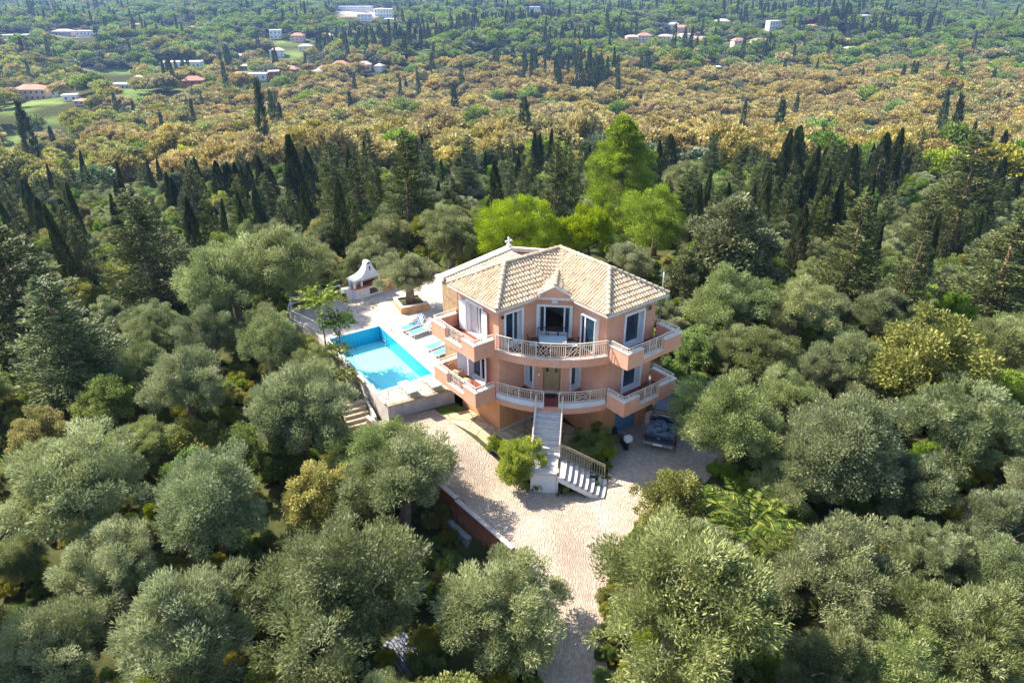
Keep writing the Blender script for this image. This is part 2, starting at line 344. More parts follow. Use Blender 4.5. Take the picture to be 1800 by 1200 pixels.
def railing(name, path, zb, ht, parent, n_pan=1, deco=(), low=.1, straight=False, posts=True):
    """path: (a, b) points; a post every panel, two top rails, balusters or scrollwork between"""
    pts = [Vector(p) for p in path]; L = [0]
    for i in range(1, len(pts)): L.append(L[-1] + (pts[i]-pts[i-1]).length)
    def at(s):
        s = min(max(s, 0), L[-1])
        for i in range(1, len(L)):
            if s <= L[i] + 1e-9:
                p = pts[i-1].lerp(pts[i], (s-L[i-1])/max(L[i]-L[i-1], 1e-9)); return p
        return pts[-1]
    def P(s, z): p = at(s); return hl(p.x, p.y, z)
    mb = MB(); T = L[-1]; zt = zb+ht; z2 = zt-.13; z3 = zb+low
    ss = sorted(set([round(x, 4) for x in L] + [round(T*k/n_pan, 4) for k in range(n_pan+1)]))
    for z, th in ((zt, .055), (z2, .03)) + (((z3, .035),) if ht > .35 else ()):
        for i in range(len(ss)-1): mb.bar(P(ss[i], z), P(ss[i+1], z), th, th*.8, RAIL)
    for k in range(n_pan+1): mb.bar(P(T*k/n_pan, zb-.02), P(T*k/n_pan, zt), .05, .05, RAIL)
    if ht > .35:
        for k in range(n_pan):
            sA, sB = T*k/n_pan, T*(k+1)/n_pan
            if k in deco:
                m_, w_ = (sA+sB)/2, (sB-sA)/2*.92; zc, h_ = (z2+z3)/2, (z2-z3)/2
                for sg in (-1, 1):
                    mb.bar(P(m_-w_, zc-h_*sg), P(m_+w_, zc+h_*sg), .022, .022, RAIL)
                    for q in (-1, 1):
                        mb.bar(P(m_, zc+h_*sg), P(m_+w_*.5*q, zc), .022, .022, RAIL)
                        c = m_+q*w_*.75; rr = min(w_*.24, h_*.8)
                        prev = None
                        for t in range(11):
                            an = t*2*math.pi/10; cur = P(c+rr*math.cos(an), zc+rr*math.sin(an))
                            if prev and sg == 1: mb.bar(prev, cur, .025, .025, RAIL)
                            prev = cur
            else:
                nb = max(2, int((sB-sA)/.115))
                for j in range(1, nb): mb.bar(P(sA+(sB-sA)*j/nb, z3), P(sA+(sB-sA)*j/nb, z2), .024, .024, RAIL)
    return mb.build(name, parent)
for lvl, zf in (('upper', 5.45), ('lower', 2.45)):
    dz = zf-5.45; b = MB()
    inner = [(-.02, -.02)]
    poly = arc(RC-.22, 40) + [(0, .5), (-.5, 0)]
    b.prism(poly, zf-.3, zf, PINK, hl, FLOORR)
    lipt = .13 if lvl == 'upper' else -.03
    segs = [(0, 1)] if lvl == 'upper' else [(0, .455), (.455, .575), (.575, 1)]
    for (t0, t1) in segs: band(b, RC-.2, RC, zf-.36, zf+(lipt if (t0, t1) != (.455, .575) else 0), PINK, t0, t1, mtop=CREAM if lvl == 'upper' else PINK)
    root = b.build('curved_balcony', villa)
    root['label'] = lvl+' curved balcony between the two wings'
    if lvl == 'lower':
        for t0, t1 in ((0, .452), (.578, 1)):
            c = MB(); band(c, RC-.26, RC-.06, zf-.028, zf+.28, BLUEW, t0, t1, 24); c.build('kerb', root)
            railing('railing', arc(RC-.15, 24, t0+.005, t1-.005), zf+.28, .72, root, 4 if t0 == 0 else 3, (1,) if t0 else (1, 2)[:1])
    else:
        railing('railing', arc(RC-.12, 48, .005, .995), zf+.13, .92, root, 8, (1, 3, 5))
    for side in (0, 1):
        g = (lambda p: p) if side == 0 else mir
        def fr(a, b_, z, g=g): q = g((a, b_)); return hl(q[0], q[1], z)
        o = MB(); aO, bF, bB = -5.92, .03, -4.3; th = .2; zb, zt, zs = 5.28+dz, 6.22+dz, 5.62+dz
        o.box((aO+th, bB+th, zb), (-LL, bF-th, zf), PINK, fr)
        o.add([fr(aO+th, bB+th, zf+.004), fr(-LL, bB+th, zf+.004), fr(-LL, bF-th, zf+.004), fr(aO+th, bF-th, zf+.004)], [(0, 1, 2, 3)], FLOORR)
        o.box((aO, bB, zb), (aO+th, bF, zs), PINK, fr)
        o.box((aO, -1.2, zs), (aO+th, bF, zt), PINK, fr); o.box((aO, bB, zs), (aO+th, -2.87, zt), PINK, fr)
        o.box((aO+th, bB, zb), (-LL-.001, bB+th, zt), PINK, fr)
        ea = -4.5 if lvl == 'upper' else -4.55
        o.box((aO+th, bF-th, zb), (ea, bF, zt), PINK, fr); o.box((ea, bF-th, zb), (-LL-.001, bF, zf), PINK, fr)
        bx = o.build('box_balcony', villa); bx['label'] = ('left ' if side == 0 else 'right ')+lvl+' box balcony with parapet'
        c = MB(); e = .03
        c.box((aO-e, -1.2, zt), (aO+th+e, bF+e, zt+.05), CREAM, fr); c.box((aO-e, bB-e, zt), (aO+th+e, -2.87, zt+.05), CREAM, fr)
        c.box((aO-e, -2.87+.002, zs), (aO+th+e, -1.2-.002, zs+.05), CREAM, fr)
        c.box((aO+th+e, bB-e, zt), (-LL-.002, bB+th+e, zt+.049), CREAM, fr); c.box((aO+th+e, bF-th-e, zt), (ea, bF+e, zt+.049), CREAM, fr)
        c.build('coping', bx)
        m = aO+.12
        railing('railing', [g((m, -1.2)), g((m, -2.87))], zs+.05, .82, bx, 3, (1,))
        railing('railing', [g((-4.55, bF-.1)), g((m, bF-.1)), g((m, -1.2))], zt+.05, .25, bx, 3)
        railing('railing', [g((m, -2.87)), g((m, bB+.1)), g((-LL-.02, bB+.1))], zt+.05, .25, bx, 3)
# roof
AP = (WW/2, -WW/2); T1 = (-LL+WW/2, -WW/2); T2 = (WW/2, LL-WW/2); ZR = ZE+HRF; TP = HRF/(WW/2+OV)
E_1, E_2, V_, E_3, E_4, E_5 = (-LL-OV, -WW-OV), (-LL-OV, OV), (-OV, OV), (-OV, LL+OV), (WW+OV, LL+OV), (WW+OV, -WW-OV)
rf = MB()
hz = {E_1: ZE, E_2: ZE, V_: ZE, E_3: ZE, E_4: ZE, E_5: ZE, AP: ZR, T1: ZR, T2: ZR}
planes = [(E_1, E_2, [E_1, E_2, T1]), (E_2, V_, [E_2, V_, AP, T1]), (V_, E_3, [V_, E_3, T2, AP]), (E_3, E_4, [E_3, E_4, T2]), (E_4, E_5, [E_4, E_5, AP, T2]), (E_5, E_1, [E_5, E_1, T1, AP])]
for _, _, poly in planes: rf.add([hl(*p, hz[p]-.02) for p in poly], [tuple(range(len(poly)))], TILED)
rf.prism([E_1, E_2, V_, E_3, E_4, E_5], ZE-.14, ZE-.05, CREAM, hl)
roof = rf.build('roof', villa)
def tiles(mb, p, q, poly, z0, tan, sp=.205, seg=.34, r=.088):
    p, q = Vector(p), Vector(q); d = (q-p).normalized(); n = Vector((-d.y, d.x))
    c = sum((Vector(x) for x in poly), Vector((0, 0)))/len(poly)
    if n.dot(c-p) < 0: n = -n
    S = [((Vector(x)-p).dot(d), (Vector(x)-p).dot(n)) for x in poly]; lo_, hi_ = min(s for s, _ in S), max(s for s, _ in S)
    k = int((hi_-lo_)/sp); cs = 1/math.sqrt(1+tan*tan)
    for i in range(k):
        s = lo_ + (i+.5)*(hi_-lo_)/k + .0013; ts = []
        for j in range(len(S)):
            (s0, t0), (s1, t1) = S[j], S[(j+1) % len(S)]
            if (s0-s)*(s1-s) < 0: ts.append(t0+(t1-t0)*(s-s0)/(s1-s0))
        if len(ts) < 2: continue
        ta, tb = min(ts), max(ts)
        if ta < .02: ta = -.06
        t = ta; off = 0
        while t < tb-.03:
            te = min(t+seg*cs, tb); vs = []
            jit = random.uniform(-.012, .012); rr = r*random.uniform(.96, 1.04)
            for (tt, lift, rad) in ((t, .034, rr*1.06), (te, .0, rr*.86)):
                for a in range(6):
                    an = math.pi*a/5; x = s+jit+rad*math.cos(an); y = rad*math.sin(an)*.95+lift
                    P = p + d*x + n*tt; vs.append(hl(P.x, P.y, z0+tan*max(tt, -.06)+y-.015))
            mb.add(vs, [(a, a+1, 7+a, 6+a) for a in range(5)] + [(0, 1, 2, 3, 4, 5)], TILE)
            t = te-.02*cs if te < tb else tb
def ridge(mb, p, q, zp, zq, r=.13, seg=.36):
    p, q = Vector((*p, zp)), Vector((*q, zq)); L = (q-p).length; d = (q-p)/L; sd = Vector((-d.y, d.x, 0)).normalized(); u = sd.cross(d); u = u if u.z > 0 else -u
    k = max(1, int(L/seg))
    for i in range(k):
        a, b = p+d*(L*i/k), p+d*(L*(i+1)/k+.04); vs = []
        for c, rad, lf in ((a, r*1.1, .05), (b, r*.88, .03)):
            for j in range(6):
                an = math.pi*j/5; P = c + sd*rad*math.cos(an) + u*(rad*math.sin(an)*.8+lf-.03); vs.append(hl(P.x, P.y, P.z))
        mb.add(vs, [(j, j+1, 7+j, 6+j) for j in range(5)] + [(0, 1, 2, 3, 4, 5)], TILE)
PV = (.66, -.66)       # back end of the pediment's ridge
tm = MB()
for p, q, poly in planes: tiles(tm, p, q, poly, ZE, TP)
tm.build('roof_tiles', roof)
rm = MB()
for p, q in ((E_1, T1), (E_2, T1), (T1, AP), (AP, T2), (E_3, T2), (E_4, T2), (E_5, AP)): ridge(rm, p, q, hz[p]+.02, hz[q]+.02)
ridge(rm, V_, AP, ZE-.03, ZR-.03, .10)
rm.build('ridge_tiles', roof)
gt = MB(); GUT = M('gutter', (.5, .5, .5), (.72, .7, .68), 3, .5)
for p, q in ((E_1, E_2), (E_3, E_4), (E_4, E_5)): gt.bar(hl(*p, ZE-.1), hl(*q, ZE-.1), .09, .13, GUT)
gt.bar(hl(*E_2, ZE-.1), hl(-2.05, OV, ZE-.1), .09, .13, GUT); gt.bar(hl(OV*-1, 2.05, ZE-.1), hl(*E_3, ZE-.1), .09, .13, GUT)
gt.build('gutter', roof)
# pediment over the centre window
def ax(t, o, z): return hl(-.7071*t + .7071*o, .7071*t + .7071*o, z)   # t along the axis towards the viewer, o to the right
pm = MB(); tf = 1.42; hw = 1.06
pm.add([ax(tf, -hw, ZE-.07), ax(tf, hw, ZE-.07), ax(tf, 0, ZE+.55)], [(0, 1, 2)], PINK)
pm.box((tf-.5, -hw-.05, ZE-.22), (tf+.03, hw+.05, ZE-.07), CREAM, ax)
for sg in (-1, 1): pm.bar(ax(tf+.02, sg*(hw+.12), ZE-.06), ax(tf+.02, 0, ZE+.60), .10, .09, CREAM)
ped = pm.build('pediment', roof)
pt = MB()
for sg in (-1, 1):
    k = 9
    for i in range(k):
        # tile rows run down from the ridge to the eave of the little gable
        f = (i+.5)/k; t = tf - f*2.4; o_end = hw+.12 if t > .55 else max(.08, (hw+.12)*(1-(.55-t)/1.55))
        n = max(1, int(o_end/.3))
        for j in range(n):
            vs = []
            for oo, lf, rad in ((o_end*(j+1)/n, .03, .105), (o_end*j/n, 0, .09)):
                for a in range(6):
                    an = math.pi*a/5; vs.append(ax(t+rad*math.cos(an)*1.15, sg*oo, ZE+.64-.60*oo/(hw+.12)+rad*math.sin(an)*.8+lf-.02))
            pt.add(vs, [(a, a+1, 7+a, 6+a) for a in range(5)] + [(0, 1, 2, 3, 4, 5)], TILE)
    pt.add([ax(tf, 0, ZE+.6), ax(tf, sg*(hw+.12), ZE+.0), ax(.5, sg*(hw+.12), ZE+.0), ax(-1.1, 0, ZE+.6)], [(0, 1, 2, 3)], TILED)
q0 = Vector(ax(tf-.02, 0, 0)); q1 = Vector(ax(-.95, 0, 0)); ridge(pt, (q0.x, -q0.y), (q1.x, -q1.y), ZE+.66, ZE+.68, .11)
pt.build('pediment_tiles', roof)
# small things fixed to the walls
for p, q, s, z, in ((A1, F1, .22, 7.45), (F2, A2, 2.5, 7.45), (P2, P3, .25, 3.7), (F1, F2, 1.06, 7.78)):
    fr, _ = frame2(p, q, (-1, 0) if p == P2 else CEN); g = MB(); big = p == F1
    g.box((s-(.17 if big else .05), .05, z-.07), (s+(.17 if big else .05), .15, z+.08), WHITE if big or p == P2 else BLACKM, fr); g.box((s-.03, .0, z-.05), (s+.03, .05, z), BLACKM, fr); g.build('wall_lamp', villa)
fr, _ = frame2(A2, B2); g = MB(); g.box((3.1, .01, 7.35), (3.42, .13, 7.62), METAL, fr); g.box((3.15, .13, 7.4), (3.37, .16, 7.57), DARK, fr); g.build('air_vent', villa)
g = MB(); g.tube([fr(4.02, .25, 6.4), fr(4.02, .25, 9.5)], .025, METAL, 6); g.tube([fr(3.7, .0, 6.6), fr(4.02, .25, 6.6)], .02, METAL, 5); g.tube([fr(3.7, .0, 7.5), fr(4.02, .25, 7.5)], .02, METAL, 5)
for k in range(5): g.tube([fr(3.85-.0*k, .25+.1*k-.2, 9.3), fr(4.2, .25+.1*k-.2, 9.3)], .008, METAL, 4)
g.tube([fr(4.02, .0, 9.3), fr(4.02, .55, 9.3)], .01, METAL, 4); g.build('antenna_mast', villa)

# ------------------------------------------------------------------ chapel behind the villa
chap = empty('chapel', W(-4.15, -5.7), PHI, 'low chapel with cream gable parapet and small stone cross behind the villa', 'chapel')
def hc(a, b, z): return (a+4.15, -(b+5.7), z)
c = MB()
gab = [(-4.18, .5), (4.5, .5), (4.5, 7.6), (.95, 8.6), (-4.18, 7.95)]
for b0, b1 in ((-5.7, -4.05),):
    vs = [hc(a, b, z) for b in (b0, b1) for a, z in gab]; c.add(vs, [(0, 1, 2, 3, 4), (5, 6, 7, 8, 9)] + [(i, (i+1) % 5, 5+(i+1) % 5, 5+i) for i in (0, 1, 4)], STONE)
    c.add(vs, [(2, 3, 8, 7), (3, 4, 9, 8)], TILED)
c.build('chapel_wall', chap)
c = MB()
for (aA, zA), (aB, zB) in (((-4.3, 7.93), (.95, 8.62)), ((.95, 8.62), (4.6, 7.6))):
    vs = [hc(a, b, z+dz) for a, z in ((aA, zA), (aB, zB)) for b, dz in ((-6.0, 0), (-5.35, .0), (-5.35, .26), (-6.0, .2))]
    c.add(vs, [(0, 1, 2, 3), (7, 6, 5, 4), (0, 4, 5, 1), (1, 5, 6, 2), (2, 6, 7, 3), (3, 7, 4, 0)], CREAM)
c.build('gable_parapet', chap)
c = MB()
for i in range(24):
    a = -4.1+i*.21
    for j in range(4):
        b0 = -5.32+j*.36; vs = []
        for b, lf, rad in ((b0+.38, .03, .1), (b0, 0, .088)):
            for t in range(6): an = math.pi*t/5; vs.append(hc(a+rad*math.cos(an), b, 8.0+(a+4.18)*.127+.03+rad*math.sin(an)+lf))
        c.add(vs, [(t, t+1, 7+t, 6+t) for t in range(5)] + [(0, 1, 2, 3, 4, 5)], TILE)
c.build('chapel_roof_tiles', chap)
c = MB(); MARB = M('marble', (.55, .55, .55), (.72, .72, .7), 8, .5)
c.box((.83, -5.8, 8.85), (1.07, -5.56, 9.02), MARB, hc); c.box((.9, -5.73, 9.02), (1.0, -5.63, 9.42), MARB, hc); c.box((.76, -5.72, 9.2), (.9, -5.64, 9.28), MARB, hc); c.box((1.0, -5.72, 9.2), (1.14, -5.64, 9.28), MARB, hc)
for x, z in ((.74, 9.24), (1.16, 9.24), (.95, 9.44)): c.tube([hc(x, -5.73, z), hc(x, -5.63, z)], .065, MARB, 8)
c.build('stone_cross', chap)

# ------------------------------------------------------------------ stairs from the drive to the front door
st = empty('outdoor_staircase', W(-5.2, 5.2, -.7), 0, 'marble outdoor staircase turning at a landing up to the front door', 'staircase')
S0 = np.array(W(-.7071*RC+CX-.7071*0, .7071*RC-CX)[:2])     # where the axis meets the slab edge
S0 = np.array(W(CX-.7071*RC, -CX+.7071*RC)[:2]); AX = (-E1+E2)/math.sqrt(2); RGT = (E1+E2)/math.sqrt(2)
ox, oy, oz = st.location
def sx(t, o, z): q = S0 + AX*t + RGT*o; return (q[0]-ox, q[1]-oy, z-oz)
HWS = .70; n1 = 9; rise = (2.45-.78)/n1; run = .285; zl = .78
m = MB()
for i in range(n1):
    z = 2.45-rise*(i+1) if i < n1 else zl
    t0 = run*i
    if i < n1-1:
        m.box((t0-.02, -HWS, z-.05), (t0+run+.03, HWS, z), STEP, sx); m.box((t0, -HWS, z-rise*1.7), (t0+run*1.0-.004, HWS, z-.052), BLUEW, sx)
TL = run*(n1-1)
m.build('upper_steps', st)
m = MB(); LD = 1.45
m.box((TL, -HWS-.02, zl-.16), (TL+LD, HWS+.02, zl), STEP, sx)
m.build('landing', st)
m = MB()
m.box((TL+.12, -HWS+.02, -1.4), (TL+LD-.06, HWS-.02, zl-.162), BLUEW, sx)
# stringer of the lower flight with the triangular opening under it
n2 = 8; r2 = (zl+.62)/(n2+1); ru2 = .315; W2 = 1.5
o0 = HWS+.02
def zst(o): return zl - (o-o0)/ru2*r2
oe = o0+n2*ru2
for tA, tB in ((TL+LD-.14, TL+LD-.04),):
    pol = [(o0-.02, -1.4), (o0-.02, zst(o0)-.18), (oe, zst(oe)-.16), (oe, -1.4), (oe-.42, -1.4), (oe-.42, zst(oe-.42)-.45), (o0+.08, zst(o0+.08)-.5), (o0+.08, -1.4)]
    vs = [sx(t, o, z) for t in (tA, tB) for o, z in pol]; k = len(pol)
    m.add(vs, [(7, 0, 1, 6), (1, 2, 5, 6), (2, 3, 4, 5), (k+7, k+0, k+1, k+6), (k+1, k+2, k+5, k+6), (k+2, k+3, k+4, k+5)] + [(i, (i+1) % k, k+(i+1) % k, k+i) for i in range(k)], BLUEW)
m.box((TL+.3, o0+.05, -1.2), (TL+.36, oe-.3, .0), DGREEN, sx)  # plain dark green sheet behind the triangular opening
m.build('stair_wall', st)
m = MB()
for i in range(n2):
    z = zl-r2*(i+1); oa = o0+ru2*i
    # curved treads: the front edge sweeps outwards towards the drive
    k = 8; top = []; 
    for j in range(k+1):
        f = j/k; t = TL+LD-W2*(1-f)+.10*f; bow = .32*(f**2)*(.3+.7*(i+1)/n2) ; top.append((t+.0, bow))
    vs = []
    for t, bw in top: vs += [sx(t, oa-.03-bw*.45+.14, z), sx(t, oa+ru2+.03-bw*.45+.14, z)]
    q = len(vs); vs += [(x, y, zz-.05) for x, y, zz in vs]
    fs = [(2*j, 2*j+1, 2*j+3, 2*j+2) for j in range(k)] + [(2*j+1, q+2*j+1, q+2*j+3, 2*j+3) for j in range(k)] + [(2*j, 2*j+2, q+2*j+2, q+2*j) for j in range(k)] + [(0, q, q+1, 1), (2*k, 2*k+1, q+2*k+1, q+2*k)]
    m.add(vs, fs, STEP)
    vs2 = []
    for t, bw in top: vs2 += [sx(t, oa-.0-bw*.45+.14, z-.05), sx(t, oa-.0-bw*.45+.14, z-r2-.12), sx(t, oa+ru2-bw*.45+.13, z-.05), sx(t, oa+ru2-bw*.45+.13, z-r2-.3)]
    m.add(vs2, [(4*j, 4*j+1, 4*j+5, 4*j+4) for j in range(k)] + [(4*j+2, 4*j+6, 4*j+7, 4*j+3) for j in range(k)] + [(4*j+1, 4*j+3, 4*j+7, 4*j+5) for j in range(k)] + [(0, 2, 3, 1), (4*k, 4*k+1, 4*k+3, 4*k+2)], BLUEW)
m.build('lower_steps', st)
m = MB()
for sg in (-1, 1):
    o = sg*(HWS+.05)
    m.bar(sx(-.1, o, 2.42), sx(TL+.05, o, zl+.05), .09, .34, CREAM)
    m.bar(sx(-.1, o, 3.25), sx(TL+.05, o, zl+.9), .055, .05, RAIL)
    for k in range(14): t = TL*k/13; z = 2.45-(2.45-zl)*t/TL; m.bar(sx(t, o, z), sx(t, o, z+.85), .025 if k % 4 else .05, .025 if k % 4 else .05, RAIL)
m.build('handrail', st)
m = MB(); tb = TL+LD-W2-.02
RB = M('bronze_metal', (.30, .25, .17), (.42, .35, .24), 4, .5)
for dz_ in (.92, .12, .8): m.bar(sx(tb, o0-.02, zl+dz_), sx(tb, oe+.05, zst(oe+.05)+dz_), .05 if dz_ > .9 else .03, .05, RB)
for k in range(19): o = o0+(oe+.03-o0)*k/18; m.bar(sx(tb, o, zst(o)-.02), sx(tb, o, zst(o)+.92), .05 if k in (0, 18) else .026, .05 if k in (0, 18) else .026, RB)
m.build('handrail', st)
# ------------------------------------------------------------------ pool terrace, pool, drive
PX, PY, PYAW, PL_, PW_, ZT = -9.9301, 47.5709, .5803, 8.7301, 3.9243, .95
Q1 = np.array([math.sin(PYAW), -math.cos(PYAW)]); Q2 = np.array([-math.cos(PYAW), -math.sin(PYAW)])
def PQ(s, t): r = np.array([PX, PY]) + s*Q1 + t*Q2; return (r[0], r[1])      # s towards the viewer, t to the left
def stonemat(name, c1, c2, c3, gap, scale, sc2=1.):
    m, nt, b = newmat(name); L = nt.links; tc = N(nt, 'ShaderNodeTexCoord')
    v = N(nt, 'ShaderNodeTexVoronoi', Scale=scale); v2 = N(nt, 'ShaderNodeTexVoronoi', Scale=scale, feature='DISTANCE_TO_EDGE'); v.feature = 'F1'; v2.feature = 'DISTANCE_TO_EDGE'
    n = N(nt, 'ShaderNodeTexNoise', Scale=1.2*sc2, Detail=6.); nd = N(nt, 'ShaderNodeTexNoise', Scale=.35*sc2, Detail=5.)
    for x in (v, v2, n, nd): L.new(tc.outputs['Object'], x.inputs['Vector'])
    c = ramp(nt, v.outputs['Color'], [(.1, c1), (.5, c2), (.9, c3)])
    c = mix(nt, .35, c, ramp(nt, n.outputs['Fac'], [(.3, tuple(x*.6 for x in c1)), (.7, c3)]))
    e = ramp(nt, v2.outputs['Distance'], [(.0, (0, 0, 0)), (.06, (1, 1, 1))])
    c = mix(nt, e, gap, c); c = mix(nt, ramp(nt, nd.outputs['Fac'], [(.42, (0, 0, 0)), (.62, (.5, .5, .5))]), c, tuple(x*.75 for x in c2))
    L.new(c, b.inputs['Base Color']); b.inputs['Roughness'].default_value = .75; b.inputs['Specular IOR Level'].default_value = .25
    bp = N(nt, 'ShaderNodeBump', Strength=.6, Distance=.02); L.new(e, bp.inputs['Height']); L.new(bp.outputs[0], b.inputs['Normal'])
    return m
PAVE = stonemat('crazy_paving', (.50, .40, .31), (.66, .56, .46), (.78, .71, .62), (.26, .2, .15), 2.4)
SLABM = stonemat('yard_paving', (.42, .34, .2), (.55, .46, .3), (.62, .55, .42), (.12, .16, .05), 1.1)
COPE = M('pool_coping', (.7, .66, .6), (.82, .79, .74), 4, .6)
def trap(name, outer, hole, z, mat):
    bm = bmesh.new(); eds = []
    for loop in (outer, hole):
        if not loop: continue
        vs = [bm.verts.new((x, y, z)) for x, y in loop]; eds += [bm.edges.new((vs[i], vs[(i+1) % len(vs)])) for i in range(len(vs))]
    bmesh.ops.triangle_fill(bm, use_beauty=True, edges=eds)
    for f in bm.faces:
        if f.normal.z < 0: f.normal_flip()
    me = bpy.data.meshes.new(name); bm.to_mesh(me); bm.free(); me.materials.append(mat); return me
PO = [PQ(-.0, -.0), PQ(PL_, 0), PQ(PL_, PW_), PQ(0, PW_)]
PHO = [PQ(-.25, -.25), PQ(PL_+.25, -.25), PQ(PL_+.25, PW_+.25), PQ(-.25, PW_+.25)]
TN = [(-7.63, 36.49), (-3.75, 38.50), (-3.55, 38.42), tuple(W(-LL, -WW)[:2]), tuple(W(-4.18, -5.7)[:2]), tuple(W(.9, -6.2)[:2]), (1.5, 48), (1, 56), (-6, 58.3), (-10.9, 56.0), (-13.8, 53.3), (-17.4, 50.3), (-17.06, 48.7), PQ(-1.6, PW_+.45), PQ(2, PW_+.32), PQ(PL_, PW_+.32)]
terr = link('terrace', trap('terrace', TN, PHO, ZT, PAVE)); terr['kind'] = 'structure'
# retaining walls round the terrace
tw = empty('terrace_wall', (-7.63, 36.49, -.5), 0, 'stained concrete retaining wall with brown cap holding up the pool terrace', 'wall')
def rel(o): x, y, z = o.location; return lambda p, z_=None: (p[0]-x, p[1]-y, (p[2] if z_ is None else z_)-z)
rl = rel(tw); mb = MB()
def slabwall(mb, p, q, z0, z1, t, m, rl, flip=1):
    p, q = Vector(p), Vector(q); d = (q-p).normalized(); n = Vector((d.y, -d.x))*t*flip
    mb.add([rl(x, z) for z in (z0, z1) for x in (p, q, q+n, p+n)], [(0, 1, 2, 3), (4, 5, 6, 7), (0, 1, 5, 4), (1, 2, 6, 5), (2, 3, 7, 6), (3, 0, 4, 7)], m)
slabwall(mb, TN[0], TN[1], -2, ZT+.02, .18, CONC, rl, 1); mb.build('concrete_face', tw)
mb = MB(); slabwall(mb, TN[0], TN[1], ZT+.022, ZT+.09, .26, M('rusty_cap', (.28, .2, .13), (.42, .34, .24), 6, .8), rl, 1); mb.build('wall_cap', tw)
mb = MB()
PALEW = M('weathered_plaster', (.42, .38, .34), (.66, .6, .54), 1.5, .85, .008, 14)
for i in range(9, 15): slabwall(mb, TN[i], TN[i+1], -5, ZT-.004, .2, PALEW, rl, -1)
slabwall(mb, TN[15], TN[0], -3, ZT-.004, .2, PALEW, rl, -1)
mb.build('side_wall', tw)
# swimming pool
pool = empty('swimming_pool', (*PQ(PL_/2, PW_/2), -.4), 0, 'rectangular turquoise swimming pool on the stone terrace beside the villa', 'swimming pool')
rl = rel(pool)
m_, nt_, b_ = newmat('pool_floor'); tc_ = N(nt_, 'ShaderNodeTexCoord'); nn = N(nt_, 'ShaderNodeTexNoise', Scale=.9, Detail=3.); nt_.links.new(tc_.outputs['Object'], nn.inputs['Vector'])
nt_.links.new(ramp(nt_, nn.outputs['Fac'], [(.3, (.42, .90, .90)), (.7, (.50, .93, .92))]), b_.inputs['Base Color']); PF = m_
PWM = M('pool_tile', (.0, .36, .62), (.01, .42, .68), 9, .3)
def gridlines(m, dark):
    nt = m.node_tree; L = nt.links; b = nt.nodes['Principled BSDF']; src = b.inputs['Base Color'].links[0].from_socket; tc = N(nt, 'ShaderNodeTexCoord')
    mp = N(nt, 'ShaderNodeMapping'); mp.inputs['Rotation'].default_value = (0, 0, -PYAW); L.new(tc.outputs['Object'], mp.inputs[0])
    br = N(nt, 'ShaderNodeTexBrick', Scale=1.); br.offset = 0; br.inputs['Brick Width'].default_value = .3; br.inputs['Row Height'].default_value = .3; br.inputs['Mortar Size'].default_value = .012
    L.new(mp.outputs[0], br.inputs['Vector']); c = mix(nt, br.outputs['Fac'], src, dark); L.new(c, b.inputs['Base Color'])
gridlines(PF, (.5, .88, .88)); gridlines(PWM, (.1, .42, .62))
ZF = -.25; ZWt = .84
mb = MB()
mb.add([rl(p, ZF) for p in PO], [(0, 1, 2, 3)], PF)
mb.add([rl(p, z) for z in (ZF, ZT-.02) for p in PO], [(0, 1, 5, 4), (1, 2, 6, 5), (3, 0, 4, 7)], PWM)
mb.add([rl(p, z) for z in (ZF, ZT-.02) for p in PO], [(2, 3, 7, 6)], PWM)
mb.build('basin', pool)
mb = MB(); vs = [rl(p, z) for z in (ZT-.03, ZT+.03) for L_ in (PHO, PO) for p in L_]
mb.add(vs, [(i, (i+1) % 4, 4+(i+1) % 4, 4+i) for i in range(4)] + [(8+i, 8+(i+1) % 4, 12+(i+1) % 4, 12+i) for i in range(4)] + [(i, (i+1) % 4, 8+(i+1) % 4, 8+i) for i in range(4)] + [(4+i, 4+(i+1) % 4, 12+(i+1) % 4, 12+i) for i in range(4)], COPE)
mb.build('coping', pool)
mb = MB()
for o in (0, .5):
    pts = []
    for k in range(9):
        an = math.pi*k/8; s = .75+.32*math.cos(an) if False else .9+o
        x = -.35+.55*(k/8); z = ZT+.02+.75*math.sin(an*.5+.0 if False else an)**.6 if 0 < k < 8 else ZT
        pts.append(rl(PQ(.9+o, x-.05), z))
    pts += [rl(PQ(.9+o, .15), .0)]
    mb.tube(pts, .022, METAL, 6)
for z in (.55, .25, -.02): mb.bar(rl(PQ(.9, .16), z), rl(PQ(1.4, .16), z), .06, .03, METAL)
mb.build('pool_ladder', pool)
wm, nt_, b_ = newmat('pool_water'); L_ = nt_.links
tr = N(nt_, 'ShaderNodeBsdfTransparent'); tr.inputs[0].default_value = (.72, .97, .98, 1); gl = N(nt_, 'ShaderNodeBsdfGlossy', Roughness=.02); fr_ = N(nt_, 'ShaderNodeFresnel', IOR=1.33)
tc_ = N(nt_, 'ShaderNodeTexCoord'); nn = N(nt_, 'ShaderNodeTexNoise', Scale=1.6, Detail=5.); L_.new(tc_.outputs['Object'], nn.inputs['Vector']); bp = N(nt_, 'ShaderNodeBump', Strength=.15, Distance=.05); L_.new(nn.outputs['Fac'], bp.inputs['Height'])
L_.new(bp.outputs[0], gl.inputs['Normal']); L_.new(bp.outputs[0], fr_.inputs['Normal']); ms = N(nt_, 'ShaderNodeMixShader'); ge = N(nt_, 'ShaderNodeNewGeometry'); mm = N(nt_, 'ShaderNodeMath', operation='SUBTRACT'); mm.use_clamp = True; L_.new(fr_.outputs[0], mm.inputs[0]); L_.new(ge.outputs['Backfacing'], mm.inputs[1]); L_.new(mm.outputs[0], ms.inputs[0]); L_.new(tr.outputs[0], ms.inputs[1]); L_.new(gl.outputs[0], ms.inputs[2]); L_.new(ms.outputs[0], nt_.nodes['Material Output'].inputs[0])
